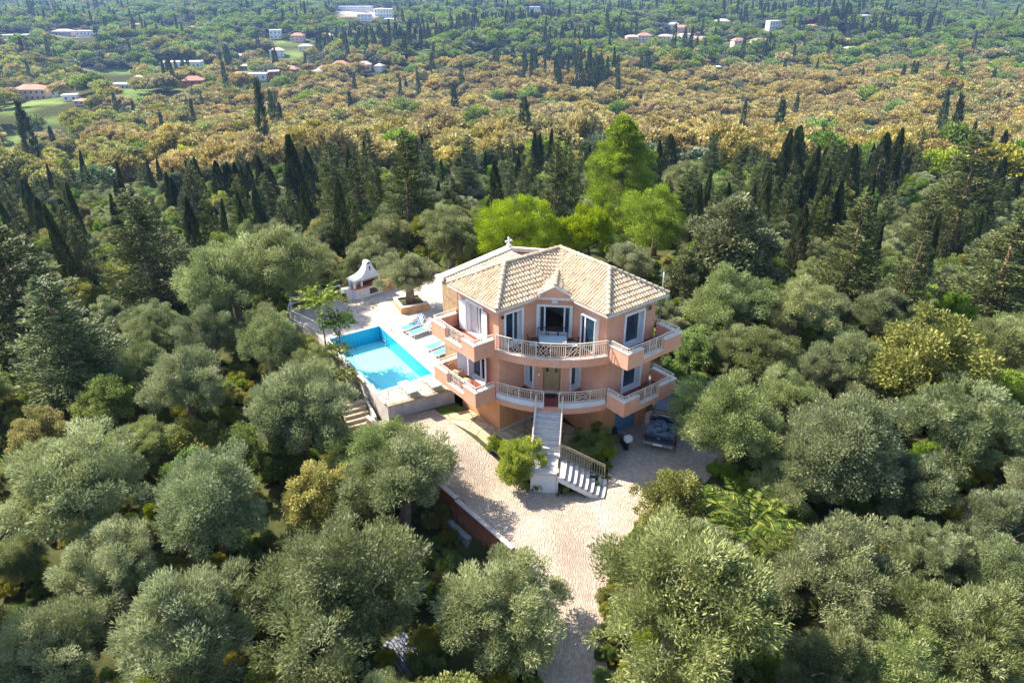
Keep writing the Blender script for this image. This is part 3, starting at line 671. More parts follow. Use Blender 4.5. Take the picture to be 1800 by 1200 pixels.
mb = MB(); mb.add([(*p, ZWt) for p in PO], [(0, 1, 2, 3)], wm); wo = mb.build('pool_water'); wo['kind'] = 'structure'

# drive and yard sheets laid on the ground
def drape(name, poly, mat, dz, step=.5, label=None):
    bm = bmesh.new(); f = bm.faces.new([bm.verts.new((x, y, 0)) for x, y in poly]); bmesh.ops.triangulate(bm, faces=[f])
    xs = [p[0] for p in poly]; ys = [p[1] for p in poly]
    for k in range(int(min(xs)/step), int(max(xs)/step)+1): bmesh.ops.bisect_plane(bm, geom=bm.verts[:]+bm.edges[:]+bm.faces[:], plane_co=(k*step, 0, 0), plane_no=(1, 0, 0))
    for k in range(int(min(ys)/step), int(max(ys)/step)+1): bmesh.ops.bisect_plane(bm, geom=bm.verts[:]+bm.edges[:]+bm.faces[:], plane_co=(0, k*step, 0), plane_no=(0, 1, 0))
    for v in bm.verts: v.co.z = g1(v.co.x, v.co.y)+dz
    for fa in bm.faces:
        fa.normal_update()
        if fa.normal.z < 0: fa.normal_flip()
    me = bpy.data.meshes.new(name); bm.to_mesh(me); bm.free(); me.materials.append(mat); o = link(name, me); o['kind'] = 'structure'; return o
dm, nt_, b_ = newmat('scored_concrete'); L_ = nt_.links; tc_ = N(nt_, 'ShaderNodeTexCoord')
n1_ = N(nt_, 'ShaderNodeTexNoise', Scale=.5, Detail=7.); n2_ = N(nt_, 'ShaderNodeTexNoise', Scale=5., Detail=6.); wv = N(nt_, 'ShaderNodeTexWave', Scale=2.6, Distortion=30., Detail=4.)
wv.inputs['Detail Scale'].default_value = .4
for x in (n1_, n2_, wv): L_.new(tc_.outputs['Object'], x.inputs['Vector'])
c = ramp(nt_, n1_.outputs['Fac'], [(.3, (.40, .325, .25)), (.7, (.58, .49, .395))]); c = mix(nt_, .35, c, ramp(nt_, n2_.outputs['Fac'], [(.35, (.22, .17, .13)), (.65, (.62, .53, .44))]))
w_ = ramp(nt_, wv.outputs['Fac'], [(.0, (0, 0, 0)), (.35, (1, 1, 1))]); n3_ = N(nt_, 'ShaderNodeTexNoise', Scale=.22, Detail=8., Roughness=.65); L_.new(tc_.outputs['Object'], n3_.inputs['Vector'])
c = mix(nt_, ramp(nt_, n3_.outputs['Fac'], [(.45, (0, 0, 0)), (.65, (.6, .6, .6))]), c, (.27, .21, .16)); c = mix(nt_, w_, mix(nt_, .38, c, (.2, .15, .11)), c)
L_.new(c, b_.inputs['Base Color']); b_.inputs['Roughness'].default_value = .9; b_.inputs['Specular IOR Level'].default_value = .15
bp = N(nt_, 'ShaderNodeBump', Strength=.8, Distance=.03); L_.new(w_, bp.inputs['Height']); L_.new(bp.outputs[0], b_.inputs['Normal'])
DRV = [(-8.3, 36.1), (-4.9, 37.5), (-2.2, 34.3), (-.2, 31.9), (.9, 30.4), (2.6, 30.0), (5.2, 30.9), (5.6, 33.4), (5.4, 36.2), (9.6, 38.6), (13.2, 38.9), (12.2, 33.0), (9.4, 29.4), (6.7, 27.5), (4.6, 24.5), (3.9, 21.5), (3.6, 12), (.6, 12), (1.0, 19), (1.0, 22.5), (.45, 25.3), (-.2, 26.0), (-2.9, 29.25)]
drape('driveway', DRV, dm, .05)
GR, nt_, b_ = newmat('short_grass'); L_ = nt_.links; tc_ = N(nt_, 'ShaderNodeTexCoord'); n1_ = N(nt_, 'ShaderNodeTexNoise', Scale=1.6, Detail=8., Roughness=.7); L_.new(tc_.outputs['Object'], n1_.inputs['Vector'])
L_.new(ramp(nt_, n1_.outputs['Fac'], [(.3, (.03, .07, .015)), (.55, (.09, .15, .03)), (.75, (.2, .22, .07))]), b_.inputs['Base Color']); b_.inputs['Roughness'].default_value = 1; b_.inputs['Specular IOR Level'].default_value = 0
drape('lawn', [(-5.8, 37.2), (-3.6, 38.3), (-2.3, 36.8), (-3.6, 35.7), (-4.7, 36.2)], GR, .045)
drape('paved_yard', [(-4.4, 36.7), (-2.6, 37.4), (-.8, 35.2), (2.3, 37), (5.9, 34.6), (4.9, 33.9), (4.3, 31.9), (2.8, 31.9), (1., 31.2), (-.1, 32.2), (-2.1, 34.6)], SLABM, .075)
drape('side_lawn', [(9.6, 38.2), (9.7, 42.6), (11.6, 44), (15.2, 41.5), (13, 37.5)], GR, .06)
drape('path', [(9.2, 38.3), (8.3, 42.5), (10.5, 45), (11.3, 41.5), (10.9, 38.2)], SLABM, .05)

# retaining wall along the left of the drive
dw = empty('driveway_wall', (-3, 29.3, -1.5), 0, 'weathered red retaining wall with pale cap along the left of the drive', 'wall'); rl = rel(dw)
mb = MB(); cp = MB(); fo = MB()
la, lb = Vector((-8.78, 36.43)), Vector((.12, 25.77)); n = 9
for i in range(n):
    p, q = la.lerp(lb, i/n), la.lerp(lb, (i+1)/n); zt = g1(*(p+(q-p)/2+Vector((.6, .5))))+.28
    slabwall(mb, p, q, zt-2.6, zt, .22, REDW, rl, 1); slabwall(cp, p, q, zt+.002, zt+.06, .26, PALEW, rl, 1)
    if i in (5, 6): slabwall(fo, p+Vector((-.24, -.2)), q+Vector((-.24, -.2)), zt-2.6, zt-1.35-.1*(i % 2), .3, CONC, rl, 1)
mb.build('red_face', dw); cp.build('wall_cap', dw); fo.build('footing', dw)
cw = empty('low_wall', (-5, 26.6, -2.8), 0, 'low bare concrete wall in the shade beyond the red retaining wall', 'wall'); rl = rel(cw)
mb = MB(); slabwall(mb, (-6.3, 25.5), (-4.2, 27.6), -3.6, -1.75, .25, CONC, rl, 1); mb.build('concrete_block', cw)
# steps below the pool
ss = empty('side_steps', (-9.6, 38, -1), 0, 'flight of worn sandy steps descending beside the pool wall', 'steps'); rl = rel(ss); mb = MB()
SAND = M('sandy_stone', (.42, .31, .2), (.62, .5, .36), 4, .85, .01)
d = (Vector((-8.55, 36.3))-Vector((-9.9, 38.9))).normalized(); nn_ = Vector((-d.y, d.x))*-1
for i in range(9):
    p = Vector((-9.55, 38.6)) + d*(.33*i); z = .15-.19*i
    pts = [p, p+d*.36, p+d*.36+nn_*1.5, p+nn_*1.5]
    mb.prism([(x.x-ss.location.x, x.y-ss.location.y) for x in pts], z-.3+1, z+1, SAND)
mb.build('treads', ss)
mb = MB(); slabwall(mb, (-9.4, 39.0), (-8.35, 36.6), -2.4, .1, .15, PALEW, rl); slabwall(mb, (-9.2, 36.3), (-7.75, 36.6), -2.4, -.15, .2, CONC, rl); mb.build('side_wall', ss)

# ------------------------------------------------------------------ fences and rails
def tubefence(name, pts, h, label, m, sp=1.1, rails=(1., .62, .2), th=.03, group=None):
    o = empty(name, pts[0], 0, label, 'fence', group); rl = rel(o); mb = MB(); mp = MB()
    for (p, q) in zip(pts, pts[1:]):
        p, q = Vector(p), Vector(q); n = max(1, int((q-p).length/sp))
        for r in rails: mb.bar(rl(p+Vector((0, 0, h*r))), rl(q+Vector((0, 0, h*r))), th*1.4, th*1.2, m)
        for k in range(n+1): c = p.lerp(q, k/n); mp = MB(); mp.bar(rl(c), rl(c+Vector((0, 0, h))), th*1.5, th*1.5, m); mp.build('post', o)
    mb.build('rails', o); return o
WHP = M('chalky_white', (.66, .62, .56), (.78, .75, .7), 5, .6)
tubefence('white_fence', [(-17.2, 50.3, ZT), (-15.6, 51.7, ZT), (-13.95, 53.1, ZT)], 1.0, 'white tube fence running up to the barbecue corner of the terrace', WHP, 1.6, th=.05)
tubefence('white_fence', [(-17.2, 50.1, ZT), (-16.95, 48.7, ZT), (*PQ(-1.6, PW_+.4), ZT)], .9, 'low white fence at the far left corner of the terrace', WHP, 1.4, rails=(1., .2), th=.05)
gm, nt_, b_ = newmat('clear_panel'); tr = N(nt_, 'ShaderNodeBsdfTransparent'); tr.inputs[0].default_value = (.86, .95, .93, 1); gl = N(nt_, 'ShaderNodeBsdfGlossy', Roughness=.02); ms = N(nt_, 'ShaderNodeMixShader'); ms.inputs[0].default_value = .10
nt_.links.new(tr.outputs[0], ms.inputs[1]); nt_.links.new(gl.outputs[0], ms.inputs[2]); nt_.links.new(ms.outputs[0], nt_.nodes['Material Output'].inputs[0])
gf = empty('glass_fence', (*TN[0], ZT), 0, 'clear glass panel fence with thin posts round the near end of the pool', 'fence'); rl = rel(gf)
gp = [Vector(PQ(2.4, PW_+.3)), Vector(PQ(PL_+.3, PW_+.3)), Vector((-7.5, 36.7)), Vector((-3.9, 38.58))]; mb = MB(); mp = MB()
for p, q in zip(gp, gp[1:]):
    k = max(1, round((q-p).length/1.5))
    for i in range(k):
        a, b = p.lerp(q, i/k+.02/k), p.lerp(q, (i+1)/k-.02/k); mb.add([rl(a, ZT+.1), rl(b, ZT+.1), rl(b, ZT+.95), rl(a, ZT+.95)], [(0, 1, 2, 3)], gm)
        mp = MB(); mp.bar(rl(p.lerp(q, i/k), ZT), rl(p.lerp(q, i/k), ZT+1.0), .03, .03, METAL); mp.build('post', gf)
mb.build('glass_panels', gf)
tubefence('wall_rail', [(-8.95, 38.9, ZT), (-7.75, 36.55, ZT)], .12, 'pale rail on top of the wall above the side steps', WHP, 1.2, rails=(1.,), th=.06)

# ------------------------------------------------------------------ barbecue
bq = empty('barbecue', (-11.9, 53.7, ZT), .75, 'white masonry barbecue with flared chimney hood and terracotta counter', 'barbecue')
mb = MB(); pts = [(-1.5, .45), (-1.5, -.1), (-1.32, -.42), (-1.0, -.55), (1.1, -.55), (1.1, .45)]
mb.prism(pts, 0, .85, BLUEW); mb.box((1.1, -.45, 0), (2.6, .45, .78), BRICKT); mb.box((-2.2, -.1, 0), (-1.5, .35, 1.0), BLUEW); mb.build('base', bq)
mb = MB(); mb.prism([(x*1.05, y*1.12-.01) for x, y in pts], .85, .92, BRICKT); mb.box((1.16, -.5, .78), (2.66, .5, .86), BRICKT); mb.box((1.15, .3, .86), (2.66, .5, 1.25), BRICKT); mb.build('counter', bq)
mb = MB(); mb.prism([(-.1, -.575), (.75, -.575), (.75, -.552), (-.1, -.552)], .18, .66, DARK); mb.build('firewood_niche', bq)
mb = MB(); mb.box((-1.42, .2, .92), (1.05, .42, 1.62), BLUEW); mb.box((-1.42, -.42, .92), (-1.25, -.25, 1.6), BLUEW); mb.box((-.75, -.42, .92), (-.6, -.25, 1.6), BLUEW); mb.box((.9, -.42, .92), (1.05, .2, 1.6), BLUEW)
mb.box((-.55, -.3, .925), (.88, .195, 1.05), DARK); mb.build('oven_walls', bq)
mb = MB()
prof = [(1.58, -1.55, 1.2, -.62, .5), (1.66, -1.5, 1.18, -.6, .5), (1.78, -.75, .98, -.48, .48), (2.0, -.38, .72, -.38, .42), (2.35, -.12, .55, -.3, .34), (2.6, -.02, .48, -.24, .28)]
vs = []
for z, xa, xb, ya, yb in prof: vs += [(xa, ya, z), (xb, ya, z), (xb, yb, z), (xa, yb, z)]
k = len(prof)
mb.add(vs, [(4*i+j, 4*i+(j+1) % 4, 4*i+4+(j+1) % 4, 4*i+4+j) for i in range(k-1) for j in range(4)] + [(0, 1, 2, 3), (4*k-4, 4*k-3, 4*k-2, 4*k-1)], BLUEW)
arcp = [(.23+.27*math.cos(math.pi*t/8), 2.62+.24*math.sin(math.pi*t/8)) for t in range(9)]
vs = [(x, y, z) for y in (-.26, .3) for x, z in arcp]; mb.add(vs, [tuple(range(9)), tuple(range(17, 8, -1))] + [(i, i+1, 10+i, 9+i) for i in range(8)], BLUEW)
mb.build('chimney_hood', bq)
mb = MB(); mb.box((.18, -.36, 2.1), (.28, -.30, 2.42), DARK); mb.build('vent', bq); mb = MB(); mb.box((.08, -.27, 2.64), (.38, -.262, 2.74), DARK); mb.build('vent', bq); mb = MB(); mb.box((-1.2, -.6, 1.5), (1.1, -.57, 1.575), BRICKT); mb.build('lintel', bq)

def pot(x, y, z, r, h, label, plant):
    o = empty('flower_pot', (x, y, z), 0, label, 'flower pot'); mb = MB()
    mb.tube([(0, 0, 0), (0, 0, h*.85), (0, 0, h*.86), (0, 0, h)], [r*.7, r*.95, r*1.08, r*1.1], BRICKT, 12); mb.build('pot', o)
    mb = MB()
    for i in range(70):
        an = random.uniform(0, 6.28); e = random.uniform(.5, 1.5); l = plant*random.uniform(.6, 1)
        p = Vector((0, 0, h)); q = p+Vector((math.cos(an)*math.cos(e)*l, math.sin(an)*math.cos(e)*l, math.sin(e)*l)); sdv = Vector((-math.sin(an), math.cos(an), 0))*plant*.06
        m = p.lerp(q, .55); mb.add([p, m-sdv, q, m+sdv], [(0, 1, 2, 3)], POTLEAF)
    mb.build('plant', o)
POTLEAF = leafmat('pot_leaf', (.04, .09, .02), (.09, .17, .04))
pot(-13.45, 52.1, ZT, .2, .34, 'terracotta pot with a small green plant left of the barbecue', .5)
pot(-13.95, 53.5, ZT+.0, .22, .9, 'orange flower pot standing on the low wall behind the barbecue', .35)
# planter
pn = empty('stone_planter', (-8.0, 51.1, ZT), .42, 'square ochre stone planter built round the olive tree on the terrace', 'planter')
OCH = M('ochre_block', (.5, .25, .1), (.66, .4, .2), 3, .85, .01)
mb = MB()
for lo_, hi_ in (((-1.1, -1.1, 0), (1.1, -.88, .5)), ((-1.1, .88, 0), (1.1, 1.1, .5)), ((-1.1, -.88, 0), (-.88, .88, .5)), ((.88, -.88, 0), (1.1, .88, .5))): mb.box(lo_, hi_, OCH); mb.box((lo_[0]-.02, lo_[1]-.02, .502), (hi_[0]+.02, hi_[1]+.02, .545), CREAM)
mb.build('kerb', pn); mb = MB(); mb.box((-.87, -.87, .1), (.87, .87, .4), M('planter_soil', (.05, .06, .02), (.12, .11, .04), 4, .95)); mb.build('soil', pn)

# ------------------------------------------------------------------ furniture
BLUEC = M('blue_sling', (.10, .30, .58), (.14, .36, .64), 6, .7); LBLUE = M('light_blue_sling', (.1, .42, .66), (.14, .48, .7), 6, .7)
REDT = M('red_towel', (.62, .1, .12), (.7, .16, .17), 5, .9); PLW = M('white_plastic', (.75, .75, .74), (.82, .82, .81), 4, .4); GRP = M('pale_green_plastic', (.38, .58, .48), (.44, .64, .54), 4, .4)
def lounger(x, y, rz, label, sling, back=.95, towel=None, frame=PLW):
    """sun lounger: feet towards -y of its own frame, back rest raised"""
    o = empty('sun_lounger', (x, y, ZT), rz, label, 'sun lounger', 'sun loungers on the pool terrace'); f = MB()
    hy = .45; bx_, bz = .72*math.cos(back), .72*math.sin(back)
    for s in (-.32, .32):
        f.bar((s, -1.05, .3), (s, hy, .3), .05, .05, frame); f.bar((s, hy, .3), (s, hy+bx_, .3+bz), .05, .05, frame); f.bar((s, -1.05, .3), (s*.95, -1.12, .24), .05, .05, frame)
    f.bar((-.32, -1.05, .3), (.32, -1.05, .3), .05, .05, frame); f.bar((-.32, hy+bx_, .3+bz), (.32, hy+bx_, .3+bz), .05, .05, frame)
    f.build('frame', o)
    for yy in (-.85, .35):
        for s in (-.32, .32): g = MB(); g.bar((s, yy, .3), (s*1.05, yy+(.08 if yy > 0 else -.06), 0), .05, .05, frame); g.build('leg', o)
    s_ = MB(); s_.box((-.30, -1.03, .318), (.30, hy, .342), sling); s_.build('seat', o)
    s_ = MB(); s_.add([(-.3, hy+.01, .33), (.3, hy+.01, .33), (.3, hy+bx_, .33+bz), (-.3, hy+bx_, .33+bz), (-.3, hy+.03, .31), (.3, hy+.03, .31), (.3, hy+bx_+.02, .31+bz), (-.3, hy+bx_+.02, .31+bz)], [(0, 1, 2, 3), (7, 6, 5, 4), (0, 4, 5, 1), (1, 5, 6, 2), (2, 6, 7, 3), (3, 7, 4, 0)], sling); s_.build('backrest', o)
    if towel:
        t = MB(); c2 = PLW
        for k in range(5):
            a, b = -.27+.108*k, -.27+.108*(k+1); m = towel if k % 2 == 0 else c2
            t.add([(a, hy-.25, .352), (b, hy-.25, .352), (b, hy-.01, .352), (a, hy-.01, .352), (b, hy+bx_-.02, .365+bz), (a, hy+bx_-.02, .365+bz), (b, hy+bx_+.06, .34+bz), (a, hy+bx_+.06, .34+bz), (b, hy+bx_*.6+.09, .3+bz*.6), (a, hy+bx_*.6+.09, .3+bz*.6)], [(0, 1, 2, 3), (3, 2, 4, 5), (5, 4, 6, 7), (7, 6, 8, 9)], m)
        t.build('towel', o)
    return o
lyaw = math.atan2(-Q2[0], -Q2[1])          # back towards the villa
def on(u, v, z): d = ray(u, v); P = CP + d*((z-HC)/d[2]); return P[0], P[1]
LY = -(math.pi/2 - PYAW) 
for u, v, sl_, tw_, bk, lb in ((727, 571, BLUEC, BLUEC, .95, 'blue sun lounger with a blue striped towel over its raised back, furthest from the villa'),
                           (742, 579, LBLUE, REDT, .95, 'turquoise sun lounger draped with a red striped towel'),
                           (772, 604, BLUEC, None, .12, 'flat blue sun lounger, the further of the two lying flat by the villa'),
                           (785, 614, BLUEC, None, .12, 'flat blue sun lounger closest to the villa balcony')):
    x, y = on(u, v, ZT+.3); lounger(x, y, LY+.12, lb, sl_, bk, tw_)
for u, v, lb in ((720, 683, 'pale sun lounger with a green back at the near end of the pool, left one'), (762, 673, 'pale sun lounger with a green back at the near end of the pool, right one')):
    x, y = on(u, v, ZT+.3); o = lounger(x, y, PYAW+math.pi, lb, PLW, .55, frame=GRP)
    for c in o.children:
        if c.name.startswith('backrest'): c.data.materials[0] = GRP
def ptable(x, y, r, label, m, h=.7, name='garden_table'):
    o = empty(name, (x, y, ZT), .3, label, 'table'); g = MB(); g.tube([(0, 0, h-.04), (0, 0, h)], r, m, 20); g.build('tabletop', o)
    for k in range(4): an = k*math.pi/2+.78; g = MB(); g.bar((r*.6*math.cos(an), r*.6*math.sin(an), h-.04), (r*.75*math.cos(an), r*.75*math.sin(an), 0), .05, .05, m); g.build('leg', o)
x, y = on(519, 520, ZT+.7); ptable(x, y, .5, 'small white plastic table in the far left corner of the terrace', PLW)
x, y = on(797, 538, ZT+.75); ptable(x, y, .62, 'round cream stone table behind the left upper balcony', CREAM, .75)
x, y = on(752, 560, ZT+.45); ptable(x, y, .2, 'tiny white side table between the towel-draped loungers', PLW, .42)
x, y = on(779, 606, ZT+.3); ptable(x, y, .2, 'tiny white side table between the flat loungers', PLW, .38)
def chair(x, y, z, rz, label, m, seatm, group=None, arm=True):
    o = empty('patio_chair', (x, y, z), rz, label, 'chair', group)
    for i, (a, b) in enumerate(((-.25, -.25), (.25, -.25), (-.25, .25), (.25, .25))):
        g = MB(); g.bar((a, b, 0), (a, b*(1 if b < 0 else 1.1), .45), .035, .035, m); g.build('leg', o)
    g = MB(); g.box((-.26, -.26, .43), (.26, .26, .47), seatm); g.build('seat', o)
    g = MB()
    for a in (-.25, .25): g.bar((a, .27, .45), (a*.95, .36, .95), .035, .035, m)
    g.bar((-.24, .36, .95), (.24, .36, .95), .035, .05, m)
    for k in range(5): g.bar((-.16+.08*k, .29, .48), (-.16+.08*k, .36, .93), .02, .015, m)
    if arm:
        for a in (-.27, .27): g.bar((a, -.2, .66), (a, .3, .68), .03, .03, m); g.bar((a, -.22, .45), (a, -.2, .66), .03, .03, m)
    g.build('backrest', o); return o
DKB = M('navy_plastic', (.02, .03, .08), (.03, .04, .1), 4, .5)
for u, v, rz in ((541, 530, .4), (566, 540, 2.2)):
    x, y = on(u, v, ZT); chair(x, y, ZT, rz, 'dark blue plastic chair '+('nearest the white corner table' if u < 550 else 'behind the tall palm-like tree'), DKB, DKB)
# patio set on the upper balcony
SEATB = M('grey_blue_seat', (.3, .42, .5), (.4, .5, .56), 6, .7)
zf = 5.46
tpos = W(-1.75, 1.75); tb_ = empty('patio_table', (tpos[0]-.0, tpos[1]-.25, zf), 0, 'dark metal table with glass top on the upper balcony', 'table')
g = MB(); g.box((-.75, -.42, .7), (.75, .42, .73), SEATB); g.build('tabletop', tb_)
for a in (-.68, .68):
    for b in (-.36, .36): g = MB(); g.bar((a, b, 0), (a, b, .7), .04, .04, BLACKM); g.build('leg', tb_)
for dx, dy, rz, lb in ((-1.05, .05, math.pi/2, 'dark metal chair at the left end of the balcony table'), (-.55, .68, .1, 'dark metal chair behind the balcony table, left one'), (.05, .7, 0, 'dark metal chair behind the middle of the balcony table'), (.62, .66, -.1, 'dark metal chair behind the balcony table, right one'), (1.1, -.05, -math.pi/2, 'dark metal chair at the right end of the balcony table')):
    chair(tb_.location.x+dx, tb_.location.y+dy, zf, rz, lb, BLACKM, SEATB, 'metal chairs round the balcony table')
p = W(-1.9, 1.9); dmat = MB(); dmat.tube([(p[0], p[1]+.15, 2.455), (p[0], p[1]+.15, 2.48)], .38, BLACKM, 16); tag(dmat.build('doormat'), 'half round black doormat in front of the wooden front door', 'doormat')
p = W(-5.1, -2.2); o = empty('balcony_chair', (p[0], p[1], 2.46), .8); bpy.data.objects.remove(o)
for a, b, z, lb in ((-5.15, -2.0, 2.46, 'brown chair on the left lower box balcony nearer the corner'), (-5.1, -3.2, 2.46, 'brown chair on the left lower box balcony further back')):
    p = W(a, b); chair(p[0], p[1], z, 1.0, lb, WOOD, SAND, 'brown chairs on the lower balcony')
# wheelbarrow in the recess under the balcony
wb = empty('wheelbarrow', (*W(-1.2, .65)[:2], g1(*W(-1.2, .65)[:2])+.08), .9, 'dark wheelbarrow with its tray tipped beside the basement wall', 'wheelbarrow')
g = MB(); g.add([(-.3, -.4, .45), (.3, -.4, .45), (.35, .45, .5), (-.35, .45, .5), (-.18, -.25, .2), (.18, -.25, .2), (.2, .25, .2), (-.2, .25, .2)], [(4, 5, 6, 7), (0, 1, 5, 4), (1, 2, 6, 5), (2, 3, 7, 6), (3, 0, 4, 7)], BLACKM); g.build('tray', wb)
g = MB(); [g.bar((s*.15, -.75, .2), (s*.28, 1.0, .55), .04, .04, BLACKM) for s in (-1, 1)]; [g.bar((s*.22, .3, .42), (s*.22, .35, 0), .04, .04, BLACKM) for s in (-1, 1)]; g.build('handles', wb)
g = MB(); g.tube([(-.04, -.75, .19), (.04, -.75, .19)], .19, BLACKM, 16); g.build('wheel', wb)

# ------------------------------------------------------------------ pickup and scooter in the shade
def pickup(x, y, rz):
    o = empty('pickup_truck', (x, y, g1(x, y)+.05), rz, 'dark blue crew-cab pickup with cargo in its bed, parked in the shade', 'pickup truck')
    BODY = M('navy_car_paint', (.008, .014, .03), (.01, .018, .036), 2, .3, spec=.45); BEDM = M('bed_cargo', (.03, .05, .09), (.22, .27, .33), 3, .6)
    def sec(mb, prof, wds, m):   # prof (y,z) lower/upper outline swept by half-widths
        k = len(prof); vs = [(-w_, y_, z_) for (y_, z_), w_ in zip(prof, wds)] + [(w_, y_, z_) for (y_, z_), w_ in zip(prof, wds)]
        mb.add(vs, [tuple(range(k)), tuple(range(2*k-1, k-1, -1))] + [(i, (i+1) % k, k+(i+1) % k, k+i) for i in range(k)], m)
    g = MB()
    sec(g, [(-2.55, .5), (-2.55, .95), (-2.5, 1.02), (-.95, 1.02), (-.95, .5)], [.86, .88, .86, .86, .88], BODY)
    sec(g, [(-.95, .45), (-.95, 1.05), (1.15, 1.08), (2.3, .98), (2.5, .85), (2.55, .5), (2.5, .42)], [.88, .88, .88, .83, .8, .8, .8], BODY)
    g.build('body', o)
    g = MB(); sec(g, [(-.92, 1.05), (-.78, 1.68), (.35, 1.72), (1.2, 1.09)], [.84, .68, .66, .8], BODY); cab = g.build('cab', o)
    g = MB()
    g.add([(-.76, -.905, 1.12), (.76, -.905, 1.12), (.62, -.80, 1.6), (-.62, -.80, 1.6)], [(0, 1, 2, 3)], GLASS); g.build('rear_window', cab)
    g = MB(); g.add([(-.76, 1.18, 1.12), (.76, 1.18, 1.12), (.6, .42, 1.66), (-.6, .42, 1.66)], [(0, 1, 2, 3)], GLASS); g.build('windscreen', cab)
    for s in (-1, 1):
        g = MB(); g.add([(s*.85, -.75, 1.12), (s*.845, 1.0, 1.14), (s*.69, .3, 1.64), (s*.70, -.68, 1.62)], [(0, 1, 2, 3)], GLASS); g.build('side_window', cab)
        g = MB(); g.box((s*.9-.03, -2.56, .72), (s*.9+.03, -2.5, 1.0), M('tail_red', (.45, .02, .015), (.5, .03, .02), 5, .3)); g.build('tail_light', o)
        g = MB(); g.box((s*.98-.09, .85, 1.12), (s*.98+.09, .98, 1.28), BLACKM); g.build('wing_mirror', o)
        for yy in (-1.55, 1.6):
            g = MB(); g.tube([(s*.72, yy, .37), (s*.93, yy, .37)], .37, BLACKM, 20); wh = g.build('wheel', o)
            g = MB(); g.tube([(s*.925, yy, .37), (s*.94, yy, .37)], .21, METAL, 12); g.build('rim', wh)
    g = MB(); g.box((-.78, -2.45, 1.0), (.78, -1.02, 1.06), BEDM); 
    for i in range(12): xx, yy = random.uniform(-.6, .5), random.uniform(-2.3, -1.3); g.box((xx, yy, 1.06), (xx+random.uniform(.1, .4), yy+random.uniform(.1, .35), 1.06+random.uniform(.05, .22)), BEDM)
    g.build('cargo', o)
    g = MB(); g.tube([(-.78, -1.0, 1.02), (-.7, -.98, 1.45), (.7, -.98, 1.45), (.78, -1.0, 1.02)], .035, METAL, 8); g.build('roll_bar', o)
    g = MB(); g.box((-.88, -2.72, .42), (.88, -2.56, .62), METAL); g.build('rear_bumper', o)
    g = MB(); g.box((-.26, -2.735, .46), (.26, -2.722, .58), PLW); g.build('number_plate', o)
    g = MB(); g.box((-.1, -2.57, .82), (.1, -2.552, .9), METAL); g.build('tailgate_handle', o)
    return o
d_ = np.array([10.2-8.44, 38.3-33.75]); d_ /= np.linalg.norm(d_)
pickup(8.44+d_[0]*2.7, 33.75+d_[1]*2.7, math.atan2(-d_[0], d_[1]))
x, y = on(1088, 775, -.3)
mo = empty('scooter', (x, y, g1(x, y)+.04), .5, 'dark motor scooter with a white top box parked behind the bush', 'scooter')
for yy in (-.6, .62): g = MB(); g.tube([(-.05, yy, .27), (.05, yy, .27)], .27, BLACKM, 16); g.build('wheel', mo)
g = MB(); g.prism([(-.14, -.75), (.14, -.75), (.17, 0), (.1, .1), (-.1, .1), (-.17, 0)], .35, .72, BLACKM); g.box((-.15, 0, .25), (.15, .4, .33), BLACKM); g.add([(-.2, .35, .3), (.2, .35, .3), (.16, .5, .95), (-.16, .5, .95), (-.1, .62, .4), (.1, .62, .4), (.08, .6, .95), (-.08, .6, .95)], [(0, 1, 2, 3), (4, 5, 6, 7), (0, 4, 7, 3), (1, 5, 6, 2), (3, 2, 6, 7)], BLACKM); g.build('body', mo)
g = MB(); g.box((-.13, -.7, .72), (.13, -.02, .8), DARK); g.build('seat', mo); g = MB(); g.tube([(-.32, .5, 1.0), (0, .58, .97), (.32, .5, 1.0)], .02, METAL, 6); g.build('handlebar', mo)
g = MB(); g.box((-.2, -.98, .78), (.2, -.66, 1.08), PLW); g.build('top_box', mo)
# white tank and broken trunk at the right
x, y = on(1262, 690, -.4); wt = empty('garden_wall', (x, y, g1(x, y)-.1), -.35, 'short white block wall standing on the grass right of the villa', 'wall')
g = MB(); g.box((-.75, -.12, 0), (.75, .12, .9), BLUEW); g.build('wall_face', wt); g = MB(); g.box((-.8, -.16, .902), (.8, .16, .96), CREAM); g.build('wall_cap', wt)
x, y = on(1290, 690, -.4); g = MB(); g.tube([(0, 0, 0), (.03, 0, .9), (-.03, .05, 1.4), (.25, .05, 1.75)], [.2, .17, .16, .14], PBARK, 9); g.tube([(-.02, .04, 1.3), (-.3, .0, 1.7)], [.12, .09], PBARK, 7)
tag(g.build('tree_stump', loc=(x, y, g1(x, y))), 'broken brown tree stump standing beside the short white wall', 'tree stump')
# stacked sheets at the bottom left
x, y = on(712, 1160, -3.2)
x, y = on(712, 1160, -2.6); sh = empty('board_stack', (x, y, g1(x, y)), .62, 'bluish weathered boards stacked in the shade under the olives at the bottom', 'board stack')
for k in range(9):
    g = MB(); g.box((-.62+.14*k, -1.1+random.uniform(-.1, .1), .08*(k % 3)+.1), (-.5+.14*k, 1.2, .13+.08*(k % 3)), M('grey_board', (.12, .16, .24), (.3, .32, .36), 5, .7) if k == 0 else bpy.data.materials['grey_board']); g.build('board', sh)
# ------------------------------------------------------------------ the ground, one sheet out to the horizon
def axis(lo, hi, core0, core1, step, growth):
    a = [core0 + step*i for i in range(int((core1-core0)/step)+1)]; s = step
    x = a[-1]
    while x < hi: s *= growth; x += s; a.append(x)
    x = a[0]; s = step; pre = []
    while x > lo: s *= growth; x -= s; pre.append(x)
    return np.array(pre[::-1] + a)
gx = axis(-12000, 12000, -24, 20, .4, 1.045); gy = axis(-2000, 16000, 12, 62, .4, 1.035)
X, Y = np.meshgrid(gx, gy); Z = ground(X, Y)
ZMIN = float(Z.min()); nx, ny = len(gx), len(gy)
co = np.stack([X.ravel(), Y.ravel(), Z.ravel()], 1)
